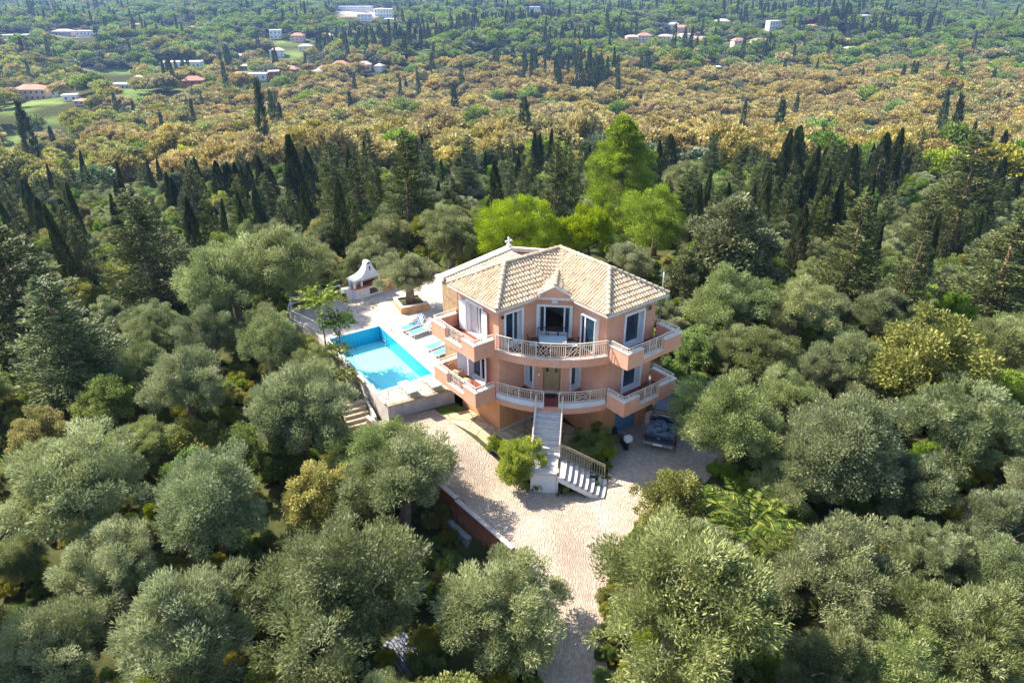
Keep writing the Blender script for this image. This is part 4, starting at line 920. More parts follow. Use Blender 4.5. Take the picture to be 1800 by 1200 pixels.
# keep the ground below the terrace slab and the pool
bq_ = (co[:, 0] > -17.5) & (co[:, 0] < 1.2) & (co[:, 1] > 36) & (co[:, 1] < 58.5); co[bq_, 2] = np.minimum(co[bq_, 2], -.62)
idx = np.arange(nx*ny).reshape(ny, nx)
fc = np.stack([idx[:-1, :-1], idx[:-1, 1:], idx[1:, 1:], idx[1:, :-1]], -1).reshape(-1, 4)
# meadows and bare clearings in the valley, found from their places in the view: (u, v, half-width px, half-height px, kind)
FIELDS = [(75, 178, 62, 10, 0), (20, 195, 40, 12, 0), (205, 125, 45, 9, 0), (225, 163, 32, 7, 0), (300, 158, 40, 4, 0), (95, 212, 30, 9, 0), (140, 250, 25, 8, 0), (150, 325, 22, 7, 0), (345, 113, 40, 4, 1), (160, 121, 28, 4, 1),
          (500, 100, 45, 6, 0), (520, 75, 40, 7, 0), (430, 122, 22, 6, 0), (640, 22, 55, 9, 1), (745, 88, 20, 5, 0), (850, 88, 12, 5, 0), (1360, 47, 28, 5, 0), (1200, 62, 50, 5, 1), (30, 65, 35, 4, 1), (130, 60, 50, 5, 1), (660, 122, 30, 5, 1), (560, 120, 20, 5, 1),
          (270, 258, 30, 6, 0), (770, 250, 18, 5, 0), (50, 240, 18, 5, 0), (1600, 30, 30, 3, 0), (1300, 72, 35, 4, 0), (20, 250, 20, 8, 0)]
ct = co.mean(0); Pp = co - CP; zz = Pp @ fwd; zz_ = np.where(zz > 1, zz, 1)
U = 900 + F*(Pp@RT)/zz_; V = 600 - F*(Pp@UP)/zz_
fld = np.zeros(len(co)); bare = np.zeros(len(co))
for u, v, a, b, k in FIELDS:
    m = 1-((U-u)/a)**2-((V-v)/b)**2; m = np.where(zz > 60, np.clip(m*2.5, 0, 1), 0)
    if k: bare = np.maximum(bare, m)
    else: fld = np.maximum(fld, m)
me = bpy.data.meshes.new('ground'); me.vertices.add(len(co)); me.vertices.foreach_set('co', co.ravel()); me.loops.add(len(fc)*4); me.loops.foreach_set('vertex_index', fc.ravel().astype(np.int32))
me.polygons.add(len(fc)); me.polygons.foreach_set('loop_start', np.arange(0, len(fc)*4, 4, dtype=np.int32)); me.polygons.foreach_set('use_smooth', np.ones(len(fc), bool))
for nm, ar in (('field', fld), ('bare', bare)): me.attributes.new(nm, 'FLOAT', 'POINT').data.foreach_set('value', ar)
me.update(); me.validate()
gm_, nt_, b_ = newmat('forest_floor'); L_ = nt_.links; tc_ = N(nt_, 'ShaderNodeTexCoord')
n1_ = N(nt_, 'ShaderNodeTexNoise', Scale=.7, Detail=9., Roughness=.7); n2_ = N(nt_, 'ShaderNodeTexNoise', Scale=.06, Detail=8., Roughness=.7); n3_ = N(nt_, 'ShaderNodeTexNoise', Scale=.012, Detail=6.)
for x in (n1_, n2_, n3_): L_.new(tc_.outputs['Object'], x.inputs['Vector'])
c = mix(nt_, n2_.outputs['Fac'], ramp(nt_, n1_.outputs['Fac'], [(.3, (.02, .028, .012)), (.55, (.06, .07, .028)), (.75, (.12, .09, .05))]), ramp(nt_, n1_.outputs['Fac'], [(.3, (.05, .06, .02)), (.7, (.12, .12, .05))]))
fa = N(nt_, 'ShaderNodeAttribute', attribute_name='field'); ba_ = N(nt_, 'ShaderNodeAttribute', attribute_name='bare')
c = mix(nt_, fa.outputs['Fac'], c, ramp(nt_, n2_.outputs['Fac'], [(.35, (.12, .20, .05)), (.55, (.20, .27, .08)), (.7, (.27, .26, .12))]))
c = mix(nt_, ba_.outputs['Fac'], c, ramp(nt_, n2_.outputs['Fac'], [(.3, (.34, .28, .2)), (.7, (.6, .54, .46))]))
L_.new(c, b_.inputs['Base Color']); b_.inputs['Roughness'].default_value = 1; b_.inputs['Specular IOR Level'].default_value = 0
me.materials.append(gm_); go = link('ground', me); go['kind'] = 'structure'
# ------------------------------------------------------------------ foliage meshes
rng = np.random.default_rng(7)
def unit(v): return v/np.maximum(np.linalg.norm(v, axis=-1, keepdims=True), 1e-9)
def rdir(n): return unit(rng.normal(size=(n, 3)))
def leafmesh(name, P, D, ln, wd, mat, R_=None, fold=.0):
    """one small rhombic leaf spray per row: P base, D direction, ln length, wd width"""
    n = len(P); D = unit(D); s = unit(np.cross(D, rdir(n))); ln = np.broadcast_to(ln, n)[:, None]; wd = np.broadcast_to(wd, n)[:, None]
    mid = P + D*ln*.45
    co = np.stack([P, mid - s*wd/2, P + D*ln, mid + s*wd/2], 1).reshape(-1, 3)
    me = bpy.data.meshes.new(name); me.vertices.add(4*n); me.vertices.foreach_set('co', co.ravel())
    me.loops.add(4*n); me.loops.foreach_set('vertex_index', np.arange(4*n, dtype=np.int32)); me.polygons.add(n); me.polygons.foreach_set('loop_start', np.arange(0, 4*n, 4, dtype=np.int32))
    at = me.attributes.new('rnd', 'FLOAT', 'FACE'); at.data.foreach_set('value', rng.random(n) if R_ is None else R_)
    me.materials.append(mat); me.update(); me.validate(); return me
def lob(n, lowcut=-.5):
    d = rdir(int(n*2.2)); d = d[d[:, 2] > lowcut]; return d[:n]
def crown(name, mat, size, clumps, per, cr, ln, wd, upb=.5, lowcut=-.5, lobes=5, asym=.25, cz=None, core=.2, sub=0, shell=.62, droop=0.):
    """size (rx, ry, rz), centre height cz. Clumps of sprays over a lumpy ellipsoid with deep gaps between them."""
    rx, ry, rz = size; cz = cz if cz is not None else rz
    ld = rdir(lobes); ld[:, 2] = np.abs(ld[:, 2])*.6; ld = unit(ld); la = rng.uniform(-asym, asym, lobes)
    d = lob(clumps, lowcut); f = 1 + (np.maximum(0, d@ld.T)**3 @ la)
    rad = f*(shell + (1-shell)*rng.random(len(d))**.6)
    C = d*rad[:, None]*np.array([rx, ry, rz])
    if sub:      # the crown is built of several rounded masses with dark gaps between them
        sa = np.linspace(0, 6.28, sub, endpoint=False)+rng.uniform(-.4, .4, sub); sr = rng.uniform(.38, .62, sub); sc_ = np.stack([np.cos(sa)*sr*rx, np.sin(sa)*sr*ry, rng.uniform(-.35, .3, sub)*rz], 1)
        sc_ = np.concatenate([sc_, [[rng.uniform(-.2, .2)*rx, rng.uniform(-.2, .2)*ry, .42*rz], [rng.uniform(-.3, .3)*rx, rng.uniform(-.3, .3)*ry, .0]]]); ss = np.concatenate([rng.uniform(.40, .56, sub), [.5, .5]])
        wch = rng.integers(0, len(sc_), len(d)); C = sc_[wch] + d*(rad*ss[wch])[:, None]*np.array([rx, ry, rz*1.05])
    crs = cr*rng.uniform(.6, 1.35, len(C)); br = rng.random(len(C))
    P = []; D = []; Rr = []
    k_ = int(len(C)*core); C = np.concatenate([C, C[:k_]*.45]); crs = np.concatenate([crs, crs[:k_]*1.3]); d = np.concatenate([d, d[:k_]]); br = np.concatenate([br, br[:k_]])
    for c, r, dd, b in zip(C, crs, d, br):
        k = int(per*(r/cr)**2); q = rdir(k)*(rng.random(k)**.45)[:, None]*r; q[:, 2] *= .8
        out = unit(unit(q)*.6 + dd*.55 + np.array([0, 0, upb - droop]) + rdir(k)*.8)
        P.append(c+q-out*ln*.3); D.append(out); Rr.append(np.clip(.4*rng.random(k)+.6*b, 0, 1))
    P = np.concatenate(P); D = np.concatenate(D); P[:, 2] += cz
    n = len(P); return leafmesh(name, P, D, ln*rng.uniform(.6, 1.3, n), wd*rng.uniform(.7, 1.3, n), mat, np.concatenate(Rr))
def spindle(name, mat, H, r, n, ln, wd, base=.03, tip=1., tiers=0, rag=.12, spread=.35, top=.0):
    """upright cypress form"""
    t = base + (1-base)*rng.random(n)**.9
    prof = r*np.minimum(1, (t-base)/.12+.35)*(1-t**2.2*(1-top))**.8
    a = rng.random(n)*2*np.pi; lump = 1+rag*np.sin(a*3+t*17)+rag*np.sin(a*5-t*29+2)+rag*.8*np.sin(t*61+a)
    rr = prof*lump*(.55+.45*rng.random(n)**.4)
    P = np.stack([rr*np.cos(a), rr*np.sin(a), t*H], 1); D = np.stack([np.cos(a)*spread, np.sin(a)*spread, np.ones(n)], 1)+rdir(n)*.3
    return leafmesh(name, P, D, ln*rng.uniform(.6, 1.4, n), wd*rng.uniform(.7, 1.3, n), mat, np.clip(rng.random(n)*.7+.3*np.sin(a*3+t*17)*.5+.15, 0, 1))
def conifer(name, mat, H, r, nb, per, ln, wd, base=.08, lift=.25, pow_=.75, spray=.5):
    """dark layered conifer: ragged boughs round a stem"""
    P = []; D = []; Rr = []
    for i in range(nb):
        t = base+(1-base)*(i+rng.random())/nb; a = rng.random()*2*np.pi; L = r*((1-t)**pow_+.05)*rng.uniform(.55, 1.12)
        if t < .25: L *= .7+t*1.2
        k = max(4, int(per*L/r)); s = rng.random(k)**.6
        o = np.array([math.cos(a), math.sin(a), 0]); b = rng.random()
        p = o*(s*L)[:, None]; p[:, 2] = t*H + lift*L*(s**1.6) - .12*L*s + 0
        wid = spray*(.35+.65*np.sin(np.pi*np.clip(s, 0, 1)*.8+.3))*L*.55
        side = np.array([-o[1], o[0], 0]); p = p + side*(rng.normal(size=k)*wid*.5)[:, None] + rdir(k)*.14*L*.4
        p[:, 2] -= np.abs(rng.normal(size=k))*.10*L
        D.append(o*1. + side*rng.normal(size=(k, 1))*.6 + np.array([0, 0, .35])+rdir(k)*.45); P.append(p); Rr.append(np.clip(.5*rng.random(k)+.3*b+.25*s, 0, 1))
    P = np.concatenate(P); D = np.concatenate(D); n = len(P)
    return leafmesh(name, P, D, ln*rng.uniform(.6, 1.3, n), wd*rng.uniform(.7, 1.3, n), mat, np.concatenate(Rr))
def trunkmesh(name, H, r, mat, limbs=5, spread=1.6, top=.5, lean=.0, straight=False):
    mb = MB(); rnd = random.Random(hash(name) % 1000)
    if straight: mb.tube([(0, 0, -.3), (0, 0, H*.4), (.02, .02, H*.97)], [r*1.15, r*.8, r*.15], mat, 7)
    else:
        f = H*top; mb.tube([(0, 0, -.3), (.05, .03, f*.5), (lean, 0, f)], [r*1.3, r, r*.8], mat, 8)
        for k in range(limbs):
            a = 6.283*k/limbs+rnd.uniform(-.4, .4); e = (lean+math.cos(a)*spread*rnd.uniform(.6, 1), math.sin(a)*spread*rnd.uniform(.6, 1), H*rnd.uniform(.5, .68))
            m = (lean+e[0]*.45, e[1]*.45, f+(e[2]-f)*.5); mb.tube([(lean*.9, 0, f*.93), m, e], [r*.55, r*.36, r*.12], mat, 6)
            a2 = a+.7; e2 = (m[0]+math.cos(a2)*spread*.4, m[1]+math.sin(a2)*spread*.4, m[2]+H*.18); mb.tube([m, e2], [r*.26, r*.08], mat, 5)
    o = mb.build(name); me = o.data; bpy.data.objects.remove(o); return me
OLV = leafmat('olive_leaf', (.11, .14, .045), (.33, .37, .155), (.60, .61, .36), trans=.35, rough=.5, ovar=.22)
OLG = leafmat('green_leaf', (.08, .14, .015), (.25, .35, .05), (.46, .53, .10), trans=.4)
GOLD = leafmat('golden_oak_leaf', (.22, .18, .05), (.52, .425, .14), (.68, .57, .23), trans=.3, ovar=.2)
YGR = leafmat('yellow_green_leaf', (.17, .18, .03), (.40, .39, .07), (.56, .51, .14), trans=.3, ovar=.25)
CYP = leafmat('cypress_leaf', (.022, .04, .013), (.075, .105, .028), (.22, .235, .06), trans=.15, ovar=.25)
CON = leafmat('conifer_leaf', (.035, .055, .016), (.12, .15, .04), (.32, .32, .09), trans=.2, ovar=.2)
PIN = leafmat('bright_pine_needle', (.07, .13, .008), (.32, .43, .02), (.54, .62, .045), trans=.4, ovar=.05)
LIM = leafmat('lime_leaf', (.18, .25, .015), (.42, .50, .035), (.62, .62, .08), trans=.35, ovar=.15)
PALE = leafmat('pale_leaf', (.09, .11, .04), (.22, .25, .11), (.36, .38, .2), trans=.25, ovar=.15)
GREY = leafmat('grey_twig', (.12, .10, .08), (.26, .23, .19), trans=.05, ovar=.1)
SP = {}   # species: list of (crown mesh, trunk mesh, nominal crown diameter, nominal height)
def sp(key, gen, n): SP[key] = [gen(i) for i in range(n)]
sp('olive', lambda i: (crown(f'olive_crown', OLV, (2.3, 2.3, 1.9), 150+6*i, 270, .40, .15, .036, .5, -.75, 9, .28, 2.75, sub=5), trunkmesh('olive_trunk%d' % i, 4.2, .22, BARK), 4.9, 5.1), 5)
sp('oldolive', lambda i: (crown(f'olive_crown', OLV, (2.5, 2.4, 2.2), 165, 260, .38, .17, .034, .7, -.8, 10, .3, 2.9, shell=.6, sub=6), trunkmesh('olive_trunk_b%d' % i, 4.6, .28, BARK, 6), 5.3, 5.6), 3)
sp('broad', lambda i: (crown(f'leafy_crown', OLG, (2.3, 2.3, 2.2), 105, 230, .48, .15, .09, .3, -.75, 7, .3, 2.8, sub=5), trunkmesh('leafy_trunk%d' % i, 4.4, .16, BARK), 4.9, 5.6), 3)
sp('ygreen', lambda i: (crown(f'leafy_crown', YGR, (2.5, 2.4, 2.1), 115, 230, .46, .14, .085, .3, -.75, 7, .3, 2.7, sub=5), trunkmesh('leafy_trunk_b%d' % i, 4.2, .16, BARK), 5.2, 5.3), 2)
sp('pale', lambda i: (crown(f'leafy_crown', PALE, (2., 2., 2.6), 110, 200, .44, .18, .11, .4, -.8, 6, .3, 3.2, sub=6), trunkmesh('leafy_trunk_c%d' % i, 5, .16, BARK), 4.2, 6.2), 2)
sp('lime', lambda i: (crown(f'lime_crown', LIM, (2., 2., 1.7), 60, 260, .42, .2, .06, .9, -.5, 6, .5, 1.9, shell=.5), trunkmesh('lime_trunk%d' % i, 2.6, .1, BARK), 4.2, 3.7), 2)
sp('shrub', lambda i: (crown(f'shrub_crown', OLG if i % 2 else YGR, (1.3, 1.3, 1.), 38, 240, .38, .13, .07, .5, -.3, 5, .4, .95), trunkmesh('shrub_stem%d' % i, 1.2, .06, BARK), 2.8, 2.0), 4)
sp('oak', lambda i: (crown(f'oak_crown', GOLD, (4., 4., 3.4), 110, 130, .85, .34, .24, .3, -.25, 8, .35, 5.2, sub=6), trunkmesh('oak_trunk%d' % i, 6.5, .3, BARK, 5, 2.6), 8.4, 8.8), 4)
sp('yoak', lambda i: (crown(f'oak_crown', YGR, (4., 4., 3.3), 110, 130, .85, .34, .24, .3, -.25, 8, .35, 5., sub=6), trunkmesh('oak_trunk_b%d' % i, 6.5, .3, BARK, 5, 2.6), 8.4, 8.6), 3)
sp('goak', lambda i: (crown(f'oak_crown', OLG, (4., 4., 3.4), 110, 130, .85, .34, .24, .3, -.25, 8, .35, 5., sub=6), trunkmesh('oak_trunk_c%d' % i, 6.5, .3, BARK, 5, 2.6), 8.4, 8.6), 2)
sp('cypress', lambda i: (spindle('cypress_crown', CYP, 14, (.95, 1.15, 1.4)[i], 15000, .27, .085, rag=.1+.03*i), trunkmesh('cypress_trunk%d' % i, 13, .2, PBARK, straight=True), (1.9, 2.3, 2.8)[i]*1.1, 14.4), 3)
sp('conifer', lambda i: (conifer('conifer_crown', CON, 14, 3.5, 240, 190, .28, .095, .06, .25, .7), trunkmesh('conifer_trunk%d' % i, 13.4, .26, PBARK, straight=True), 6.0, 14.3), 4)
sp('stonepine', lambda i: (crown('pine_crown', PIN, (2.9, 2.9, 2.9), 190, 190, .46, .16, .045, .6, -.85, 6, .14, 4.0, shell=.8), trunkmesh('pine_trunk', 6, .2, PBARK, 6, 2.2, .55), 6.2, 7.4), 1)
def tallpine(i):
    P = []; D = []; Rr = []
    for k in range(400):
        t = rng.random()**.8*.93+.07; a = rng.random()*6.283; env = 3.0*min(1, (1-t)**.85*1.25+.04)*(1+.25*math.sin(a*2+t*9))
        rr = env*(.3+.7*rng.random()**.6); c = np.array([rr*math.cos(a), rr*math.sin(a), 13.*t+.5+.15*rr]); m = 210; r = .5*rng.uniform(.6, 1.3)*(.6+.5*(1-t)); b = rng.random()
        q = rdir(m)*(rng.random(m)**.5)[:, None]*r; q[:, 2] *= 1.3; P.append(c+q); D.append(unit(q)*.5+np.array([math.cos(a)*.5, math.sin(a)*.5, 1.1])+rdir(m)*.35); Rr.append(np.clip(.5*rng.random(m)+.5*b, 0, 1))
    P = np.concatenate(P); n = len(P)
    return (leafmesh('pine_crown', P, np.concatenate(D), .22*rng.uniform(.6, 1.3, n), .045, PIN, np.concatenate(Rr)), trunkmesh('tall_pine_trunk', 13, .25, PBARK, straight=True), 5.6, 14.)
sp('tallpine', tallpine, 1)
sp('greytree', lambda i: (crown('bare_crown', GREY, (2.2, 2.2, 3.2), 60, 90, .7, .6, .03, .9, -.6, 5, .4, 4.2, shell=.4), trunkmesh('bare_trunk', 7, .16, BARK, 8, 1.8, .35), 4.4, 7.5), 1)

KIND = {'olive': ('olive_tree', 'olive tree', 'silvery olive tree'), 'oldolive': ('olive_tree', 'olive tree', 'grey-green old olive tree'), 'broad': ('leafy_tree', 'tree', 'mid green leafy tree'), 'ygreen': ('leafy_tree', 'tree', 'yellow-green leafy tree'),
        'pale': ('leafy_tree', 'tree', 'tall pale green leafy tree'), 'lime': ('lime_green_bush', 'bush', 'lime green bush'), 'shrub': ('shrub', 'shrub', 'low green shrub'), 'oak': ('oak_tree', 'oak tree', 'golden brown oak'), 'yoak': ('oak_tree', 'oak tree', 'yellow-green oak'),
        'goak': ('oak_tree', 'oak tree', 'dark green oak'), 'cypress': ('cypress_tree', 'cypress', 'narrow dark cypress'), 'conifer': ('conifer_tree', 'conifer', 'ragged dark conifer'), 'stonepine': ('pine_tree', 'pine tree', 'round-headed bright green pine'), 'tallpine': ('pine_tree', 'pine tree', 'tall bright green pine'), 'greytree': ('bare_tree', 'tree', 'leafless grey tree')}
TREES = []      # (species, x, y, scale_xy, scale_z, label)
def tree(key, x, y, sxy, sz, label=None, parts=True, z=None): TREES.append([key, x, y, sxy, sz, label, parts, z])
def bydiam(key, u, v, w, label=None, hs=1., cf=.6):
    """round tree whose crown centre is seen at (u, v) and is w pixels wide"""
    D0, H0 = SP[key][0][2:]; d = ray(u, v); best = None
    for t in np.arange(12, 400, .15):
        D = w*t/F; H = D/D0*H0*hs; P = CP+d*t
        if P[2] <= g1(P[0], P[1]) + H*cf: break
    tree(key, P[0], P[1], D/D0, D/D0*hs, label)
def byheight(key, u, vt, vb, w, label=None, du=0):
    """tree whose foot is seen at v = vb and tip at vt, w pixels wide"""
    P = hit(u+du, vb)
    if P is None: return
    dist = float((P-CP)@fwd); lo, hi = 1., 40.
    for _ in range(30):
        H = (lo+hi)/2
        if proj((P[0], P[1], P[2]+H))[1] > vt: lo = H
        else: hi = H
    D0, H0 = SP[key][0][2:]
    tree(key, P[0], P[1], (w*dist/F)/D0, H/H0, label)
# --- trees one can point at, each found from its place in the view
for k, u, v, w_, lb in [
    ('oldolive', 862, 1085, 250, 'large green olive tree filling the bottom centre, left of the drive'), ('olive', 1190, 1060, 325, 'broad olive tree right of the drive at the bottom'),
    ('olive', 1480, 1010, 235, 'round silvery olive tree just below and right of the palm'), ('oldolive', 1690, 1125, 260, 'pale feathery olive tree in the bottom right corner'),
    ('olive', 600, 1045, 300, 'wide olive tree at the bottom, left of the big green olive'), ('oldolive', 330, 1095, 300, 'pale olive tree along the bottom edge left of centre'), ('olive', 375, 885, 215, 'dense olive tree with a deep shadow on its right, below the ivy bush'),
    ('olive', 145, 860, 235, 'big olive tree at the left edge, below the dark conifer'), ('olive', 702, 845, 215, 'dense olive tree standing against the red driveway wall'), ('olive', 672, 800, 165, 'olive tree between the sandy steps and the red driveway wall'), ('oldolive', 520, 725, 220, 'grey feathery olive tree beside the sandy steps'),
    ('olive', 322, 680, 150, 'round grey olive tree alone in the left clearing'), ('broad', 195, 712, 110, 'small rounded green tree left of the round grey olive'), ('olive', 470, 610, 130, 'grey olive tree left of the swimming pool'), ('oldolive', 560, 645, 90, 'thin grey olive touching the pool corner'),
    ('olive', 410, 500, 180, 'olive tree in the thick row left of the terrace, left one'), ('olive', 510, 470, 165, 'olive tree in the thick row left of the terrace, by the fence'), ('olive', 365, 580, 120, 'small olive behind the round grey olive'),
    ('oldolive', 790, 430, 105, 'dark olive tree between the planter olive and the round pine'), ('olive', 745, 350, 90, 'grey olive behind the big layered conifer'), ('olive', 690, 395, 80, 'grey-green olive above the barbecue'), ('olive', 820, 340, 75, 'small grey olive left of the round-headed pine'),
    ('olive', 1110, 470, 90, 'grey olive behind the right wing of the villa'), ('pale', 1290, 440, 150, 'pale tall leafy tree right of the small bright pine'), ('olive', 1290, 530, 150, 'grey olive tree up the slope right of the villa'), ('oldolive', 1400, 545, 150, 'brownish grey olive right of the villa, below the dark conifer'),
    ('ygreen', 1640, 640, 220, 'large yellow-green leafy tree on the right'), ('olive', 1285, 745, 190, 'olive tree overhanging the parked pickup'), ('olive', 1480, 790, 220, 'olive tree in the middle of the right-hand grove'), ('oldolive', 1690, 740, 200, 'pale olive below the large yellow-green tree'),
    ('olive', 1390, 720, 150, 'olive tree behind the broken stump'), ('broad', 1218, 610, 100, 'bright green tree beside the right balconies'), ('olive', 1600, 860, 150, 'small olive above the dark hollow on the right'), ('oldolive', 1760, 940, 170, 'olive tree at the right edge above the corner'),
    ('ygreen', 1180, 880, 150, 'yellow-green bush at the right edge of the drive'), ('ygreen', 1245, 925, 90, 'yellow-green bush just left of the palm'), ('olive', 1415, 845, 150, 'olive tree above the palm'), ('olive', 70, 1150, 190, 'olive tree in the bottom left corner'), ('oldolive', 190, 985, 200, 'light olive tree at the left, second row up'),
    ('olive', 30, 985, 110, 'small olive at the left edge low down'), ('ygreen', 560, 870, 150, 'ivy-covered yellowish bush between two olives'), ('broad', 455, 790, 120, 'green bush in the gap below the grey olive'), ('shrub', 330, 780, 110, 'bright green shrub below the round grey olive'), ('ygreen', 60, 770, 110, 'yellowish bush at the left edge'),
    ('olive', 240, 790, 120, 'silvery olive left of the bright green shrub'), ('broad', 720, 1035, 80, 'green sapling between the two bottom olives'), ('olive', 1560, 560, 110, 'olive below the pair of dark conifers'), ('olive', 1500, 640, 140, 'olive left of the large yellow-green tree'), ('pale', 1200, 500, 90, 'pale green tree behind the right balcony'),
    ('broad', 1155, 395, 100, 'small bright green tree right of the tall pine'), ('olive', 1210, 330, 90, 'grey tree behind the tall pine'), ('broad', 1250, 350, 90, 'bright green crown behind the pale leafy tree'), ('oldolive', 1640, 980, 140, 'olive on the rim of the dark hollow'), ('olive', 1440, 660, 110, 'small olive in the right-hand grove near the stump'),
    ('olive', 1750, 620, 130, 'olive at the right edge behind the yellow-green tree'), ('olive', 1290, 612, 110, 'grey olive between the bright tree and the white wall'), ('olive', 1345, 630, 130, 'grey olive right of the short white wall'), ('olive', 1600, 1185, 200, 'olive cut by the bottom edge right of centre'), ('oldolive', 1450, 1175, 190, 'grey olive at the bottom edge below the round silvery olive'), ('olive', 1780, 1010, 150, 'silvery olive at the right edge above the pale corner olive'), ('greytree', 1555, 290, 50, 'leafless grey tree among the cypresses on the right')]:
    bydiam(k, u, v-8, w_*1.06, lb, cf=.55)
TREES[-1][3] *= .8
SP['brightround'] = [(crown('pine_crown', PIN, (2.2, 2.2, 2.7), 130, 150, .45, .18, .05, .6, -.9, 6, .25, 3.2, shell=.7), SP['stonepine'][0][1], 4.8, 6.4)]; KIND['brightround'] = ('pine_tree', 'pine tree', 'bright green young pine')
for t in TREES:
    if t[5] and 'small bright green tree right of the tall' in t[5]: t[0] = 'brightround'; t[5] = 'rounded bright green young pine right of the tall pine'
bydiam('stonepine', 905, 383, 138, 'round-headed bright green pine behind the chapel', .95, .66)
byheight('tallpine', 1088, 202, 425, 150, 'tall conical bright green pine behind the villa')
for u, v, w_, lb in ((985, 418, 80, 'lime green bush right of the round-headed pine'), (1035, 405, 110, 'lime green bush behind the roof ridge'), (1090, 440, 70, 'lime green bush at the foot of the tall pine')): bydiam('lime', u, v, w_, lb, 1.2)
for u, v, w_, lb in ((915, 822, 92, 'bright lime green bush growing against the stair landing'), (900, 800, 60, 'lime green shrub behind the bush by the landing'), (1058, 800, 40, 'lime green shrub with white flowers by the lower flight')): bydiam('lime', u, v, w_, lb, 1.1, .5)
bydiam('broad', 1048, 770, 72, 'dark green tree with small leaves beside the stairs', .8, .6); bydiam('shrub', 872, 782, 32, 'small reddish shrub beside the paved yard', 1., .5)
# the olive in the stone planter
tree('oldolive', -8.0, 51.1, 5.7/5.3, 4.9/5.6, 'round olive tree growing in the square stone planter', z=ZT+.3)
for k, u, vt, vb, w_, lb in [
    ('cypress', 535, 232, 410, 46, 'large narrow dark cypress rising left of the layered conifers'), ('conifer', 605, 245, 450, 78, 'dark conifer just right of the large narrow cypress'), ('conifer', 648, 255, 430, 60, 'thin dark conifer between two bigger ones'), ('conifer', 724, 225, 445, 110, 'biggest layered conifer behind the barbecue'),
    ('cypress', 155, 345, 490, 34, 'leaning dark cypress on the left behind the big conifer'), ('conifer', 290, 318, 560, 150, 'broad dark conifer in the left middle'), ('conifer', 75, 385, 640, 210, 'huge dark conifer at the left edge'), ('conifer', 150, 470, 700, 190, 'dark conifer with bare branches below the huge one'), ('cypress', 95, 345, 450, 24, 'cypress tip over the huge conifer on the left'),
    ('cypress', 235, 315, 420, 24, 'cypress left of the broad dark conifer'), ('cypress', 375, 360, 425, 24, 'short cypress pair between broad conifer and olives, left'), ('cypress', 388, 366, 425, 20, 'short cypress pair between broad conifer and olives, right'), ('cypress', 312, 300, 400, 22, 'cypress over the broad dark conifer'), ('cypress', 325, 308, 400, 20, 'cypress right of the one over the broad conifer'),
    ('conifer', 350, 290, 420, 60, 'slender conifer in the row left of centre'), ('cypress', 395, 280, 375, 22, 'first cypress in the row left of the large one'), ('cypress', 418, 282, 370, 20, 'second cypress in the row left of the large one'), ('cypress', 430, 285, 370, 20, 'third cypress in the row left of the large one'), ('cypress', 447, 284, 370, 18, 'fourth cypress in the row left of the large one'), ('cypress', 470, 272, 375, 24, 'fifth cypress in the row left of the large one'), ('cypress', 490, 290, 370, 18, 'sixth cypress in the row left of the large one'),
    ('cypress', 562, 255, 400, 26, 'cypress half hidden behind the large narrow one'), ('cypress', 623, 256, 400, 22, 'slim cypress between the dark conifers'), ('conifer', 820, 250, 380, 60, 'dark conifer behind the grey olives left of centre'), ('cypress', 911, 275, 345, 20, 'short cypress above the round-headed pine'), ('conifer', 885, 280, 360, 40, 'thin conifer left of the short cypress'), ('conifer', 750, 265, 420, 50, 'conifer right of the biggest layered one'),
    ('cypress', 1172, 234, 350, 26, 'dark cypress right of the tall bright pine'), ('cypress', 1153, 245, 345, 18, 'thin cypress just left of the dark one by the tall pine'), ('cypress', 1350, 222, 400, 28, 'left cypress of the tall pair on the right'), ('cypress', 1373, 220, 395, 34, 'right cypress of the tall pair on the right'), ('conifer', 1325, 260, 400, 70, 'ragged conifer left of the tall cypress pair'), ('cypress', 1405, 254, 400, 28, 'leaning cypress right of the tall pair'),
    ('conifer', 1440, 246, 390, 48, 'slim conifer between two leaning cypresses'), ('cypress', 1485, 250, 380, 28, 'cypress left of the twin leaning ones'), ('cypress', 1523, 230, 380, 34, 'taller of the twin leaning cypresses'), ('cypress', 1550, 222, 375, 30, 'right of the twin leaning cypresses'), ('cypress', 1578, 275, 350, 22, 'cypress in front of the leafless grey tree'),
    ('conifer', 1665, 224, 470, 150, 'massive dark conifer on the right skyline of the grove'), ('conifer', 1470, 335, 560, 130, 'tall ragged conifer in the middle of the right grove'), ('conifer', 1600, 330, 480, 90, 'conifer left of the massive dark one'), ('conifer', 1725, 370, 600, 160, 'wide conifer at the right edge of the grove'), ('cypress', 1740, 228, 330, 18, 'slim cypress far right above the massive conifer'), ('cypress', 1735, 275, 380, 26, 'cypress right of the massive dark conifer'),
    ('cypress', 1768, 315, 385, 26, 'short fat cypress at the right edge'), ('conifer', 1560, 400, 600, 100, 'dark conifer below the twin leaning cypresses'), ('conifer', 1600, 225, 330, 20, 'thin conifer tip over the golden wood on the right'), ('conifer', 1210, 290, 400, 50, 'dark conifer behind the cypress by the tall pine')]:
    byheight(k, u, vt, vb, w_, lb)
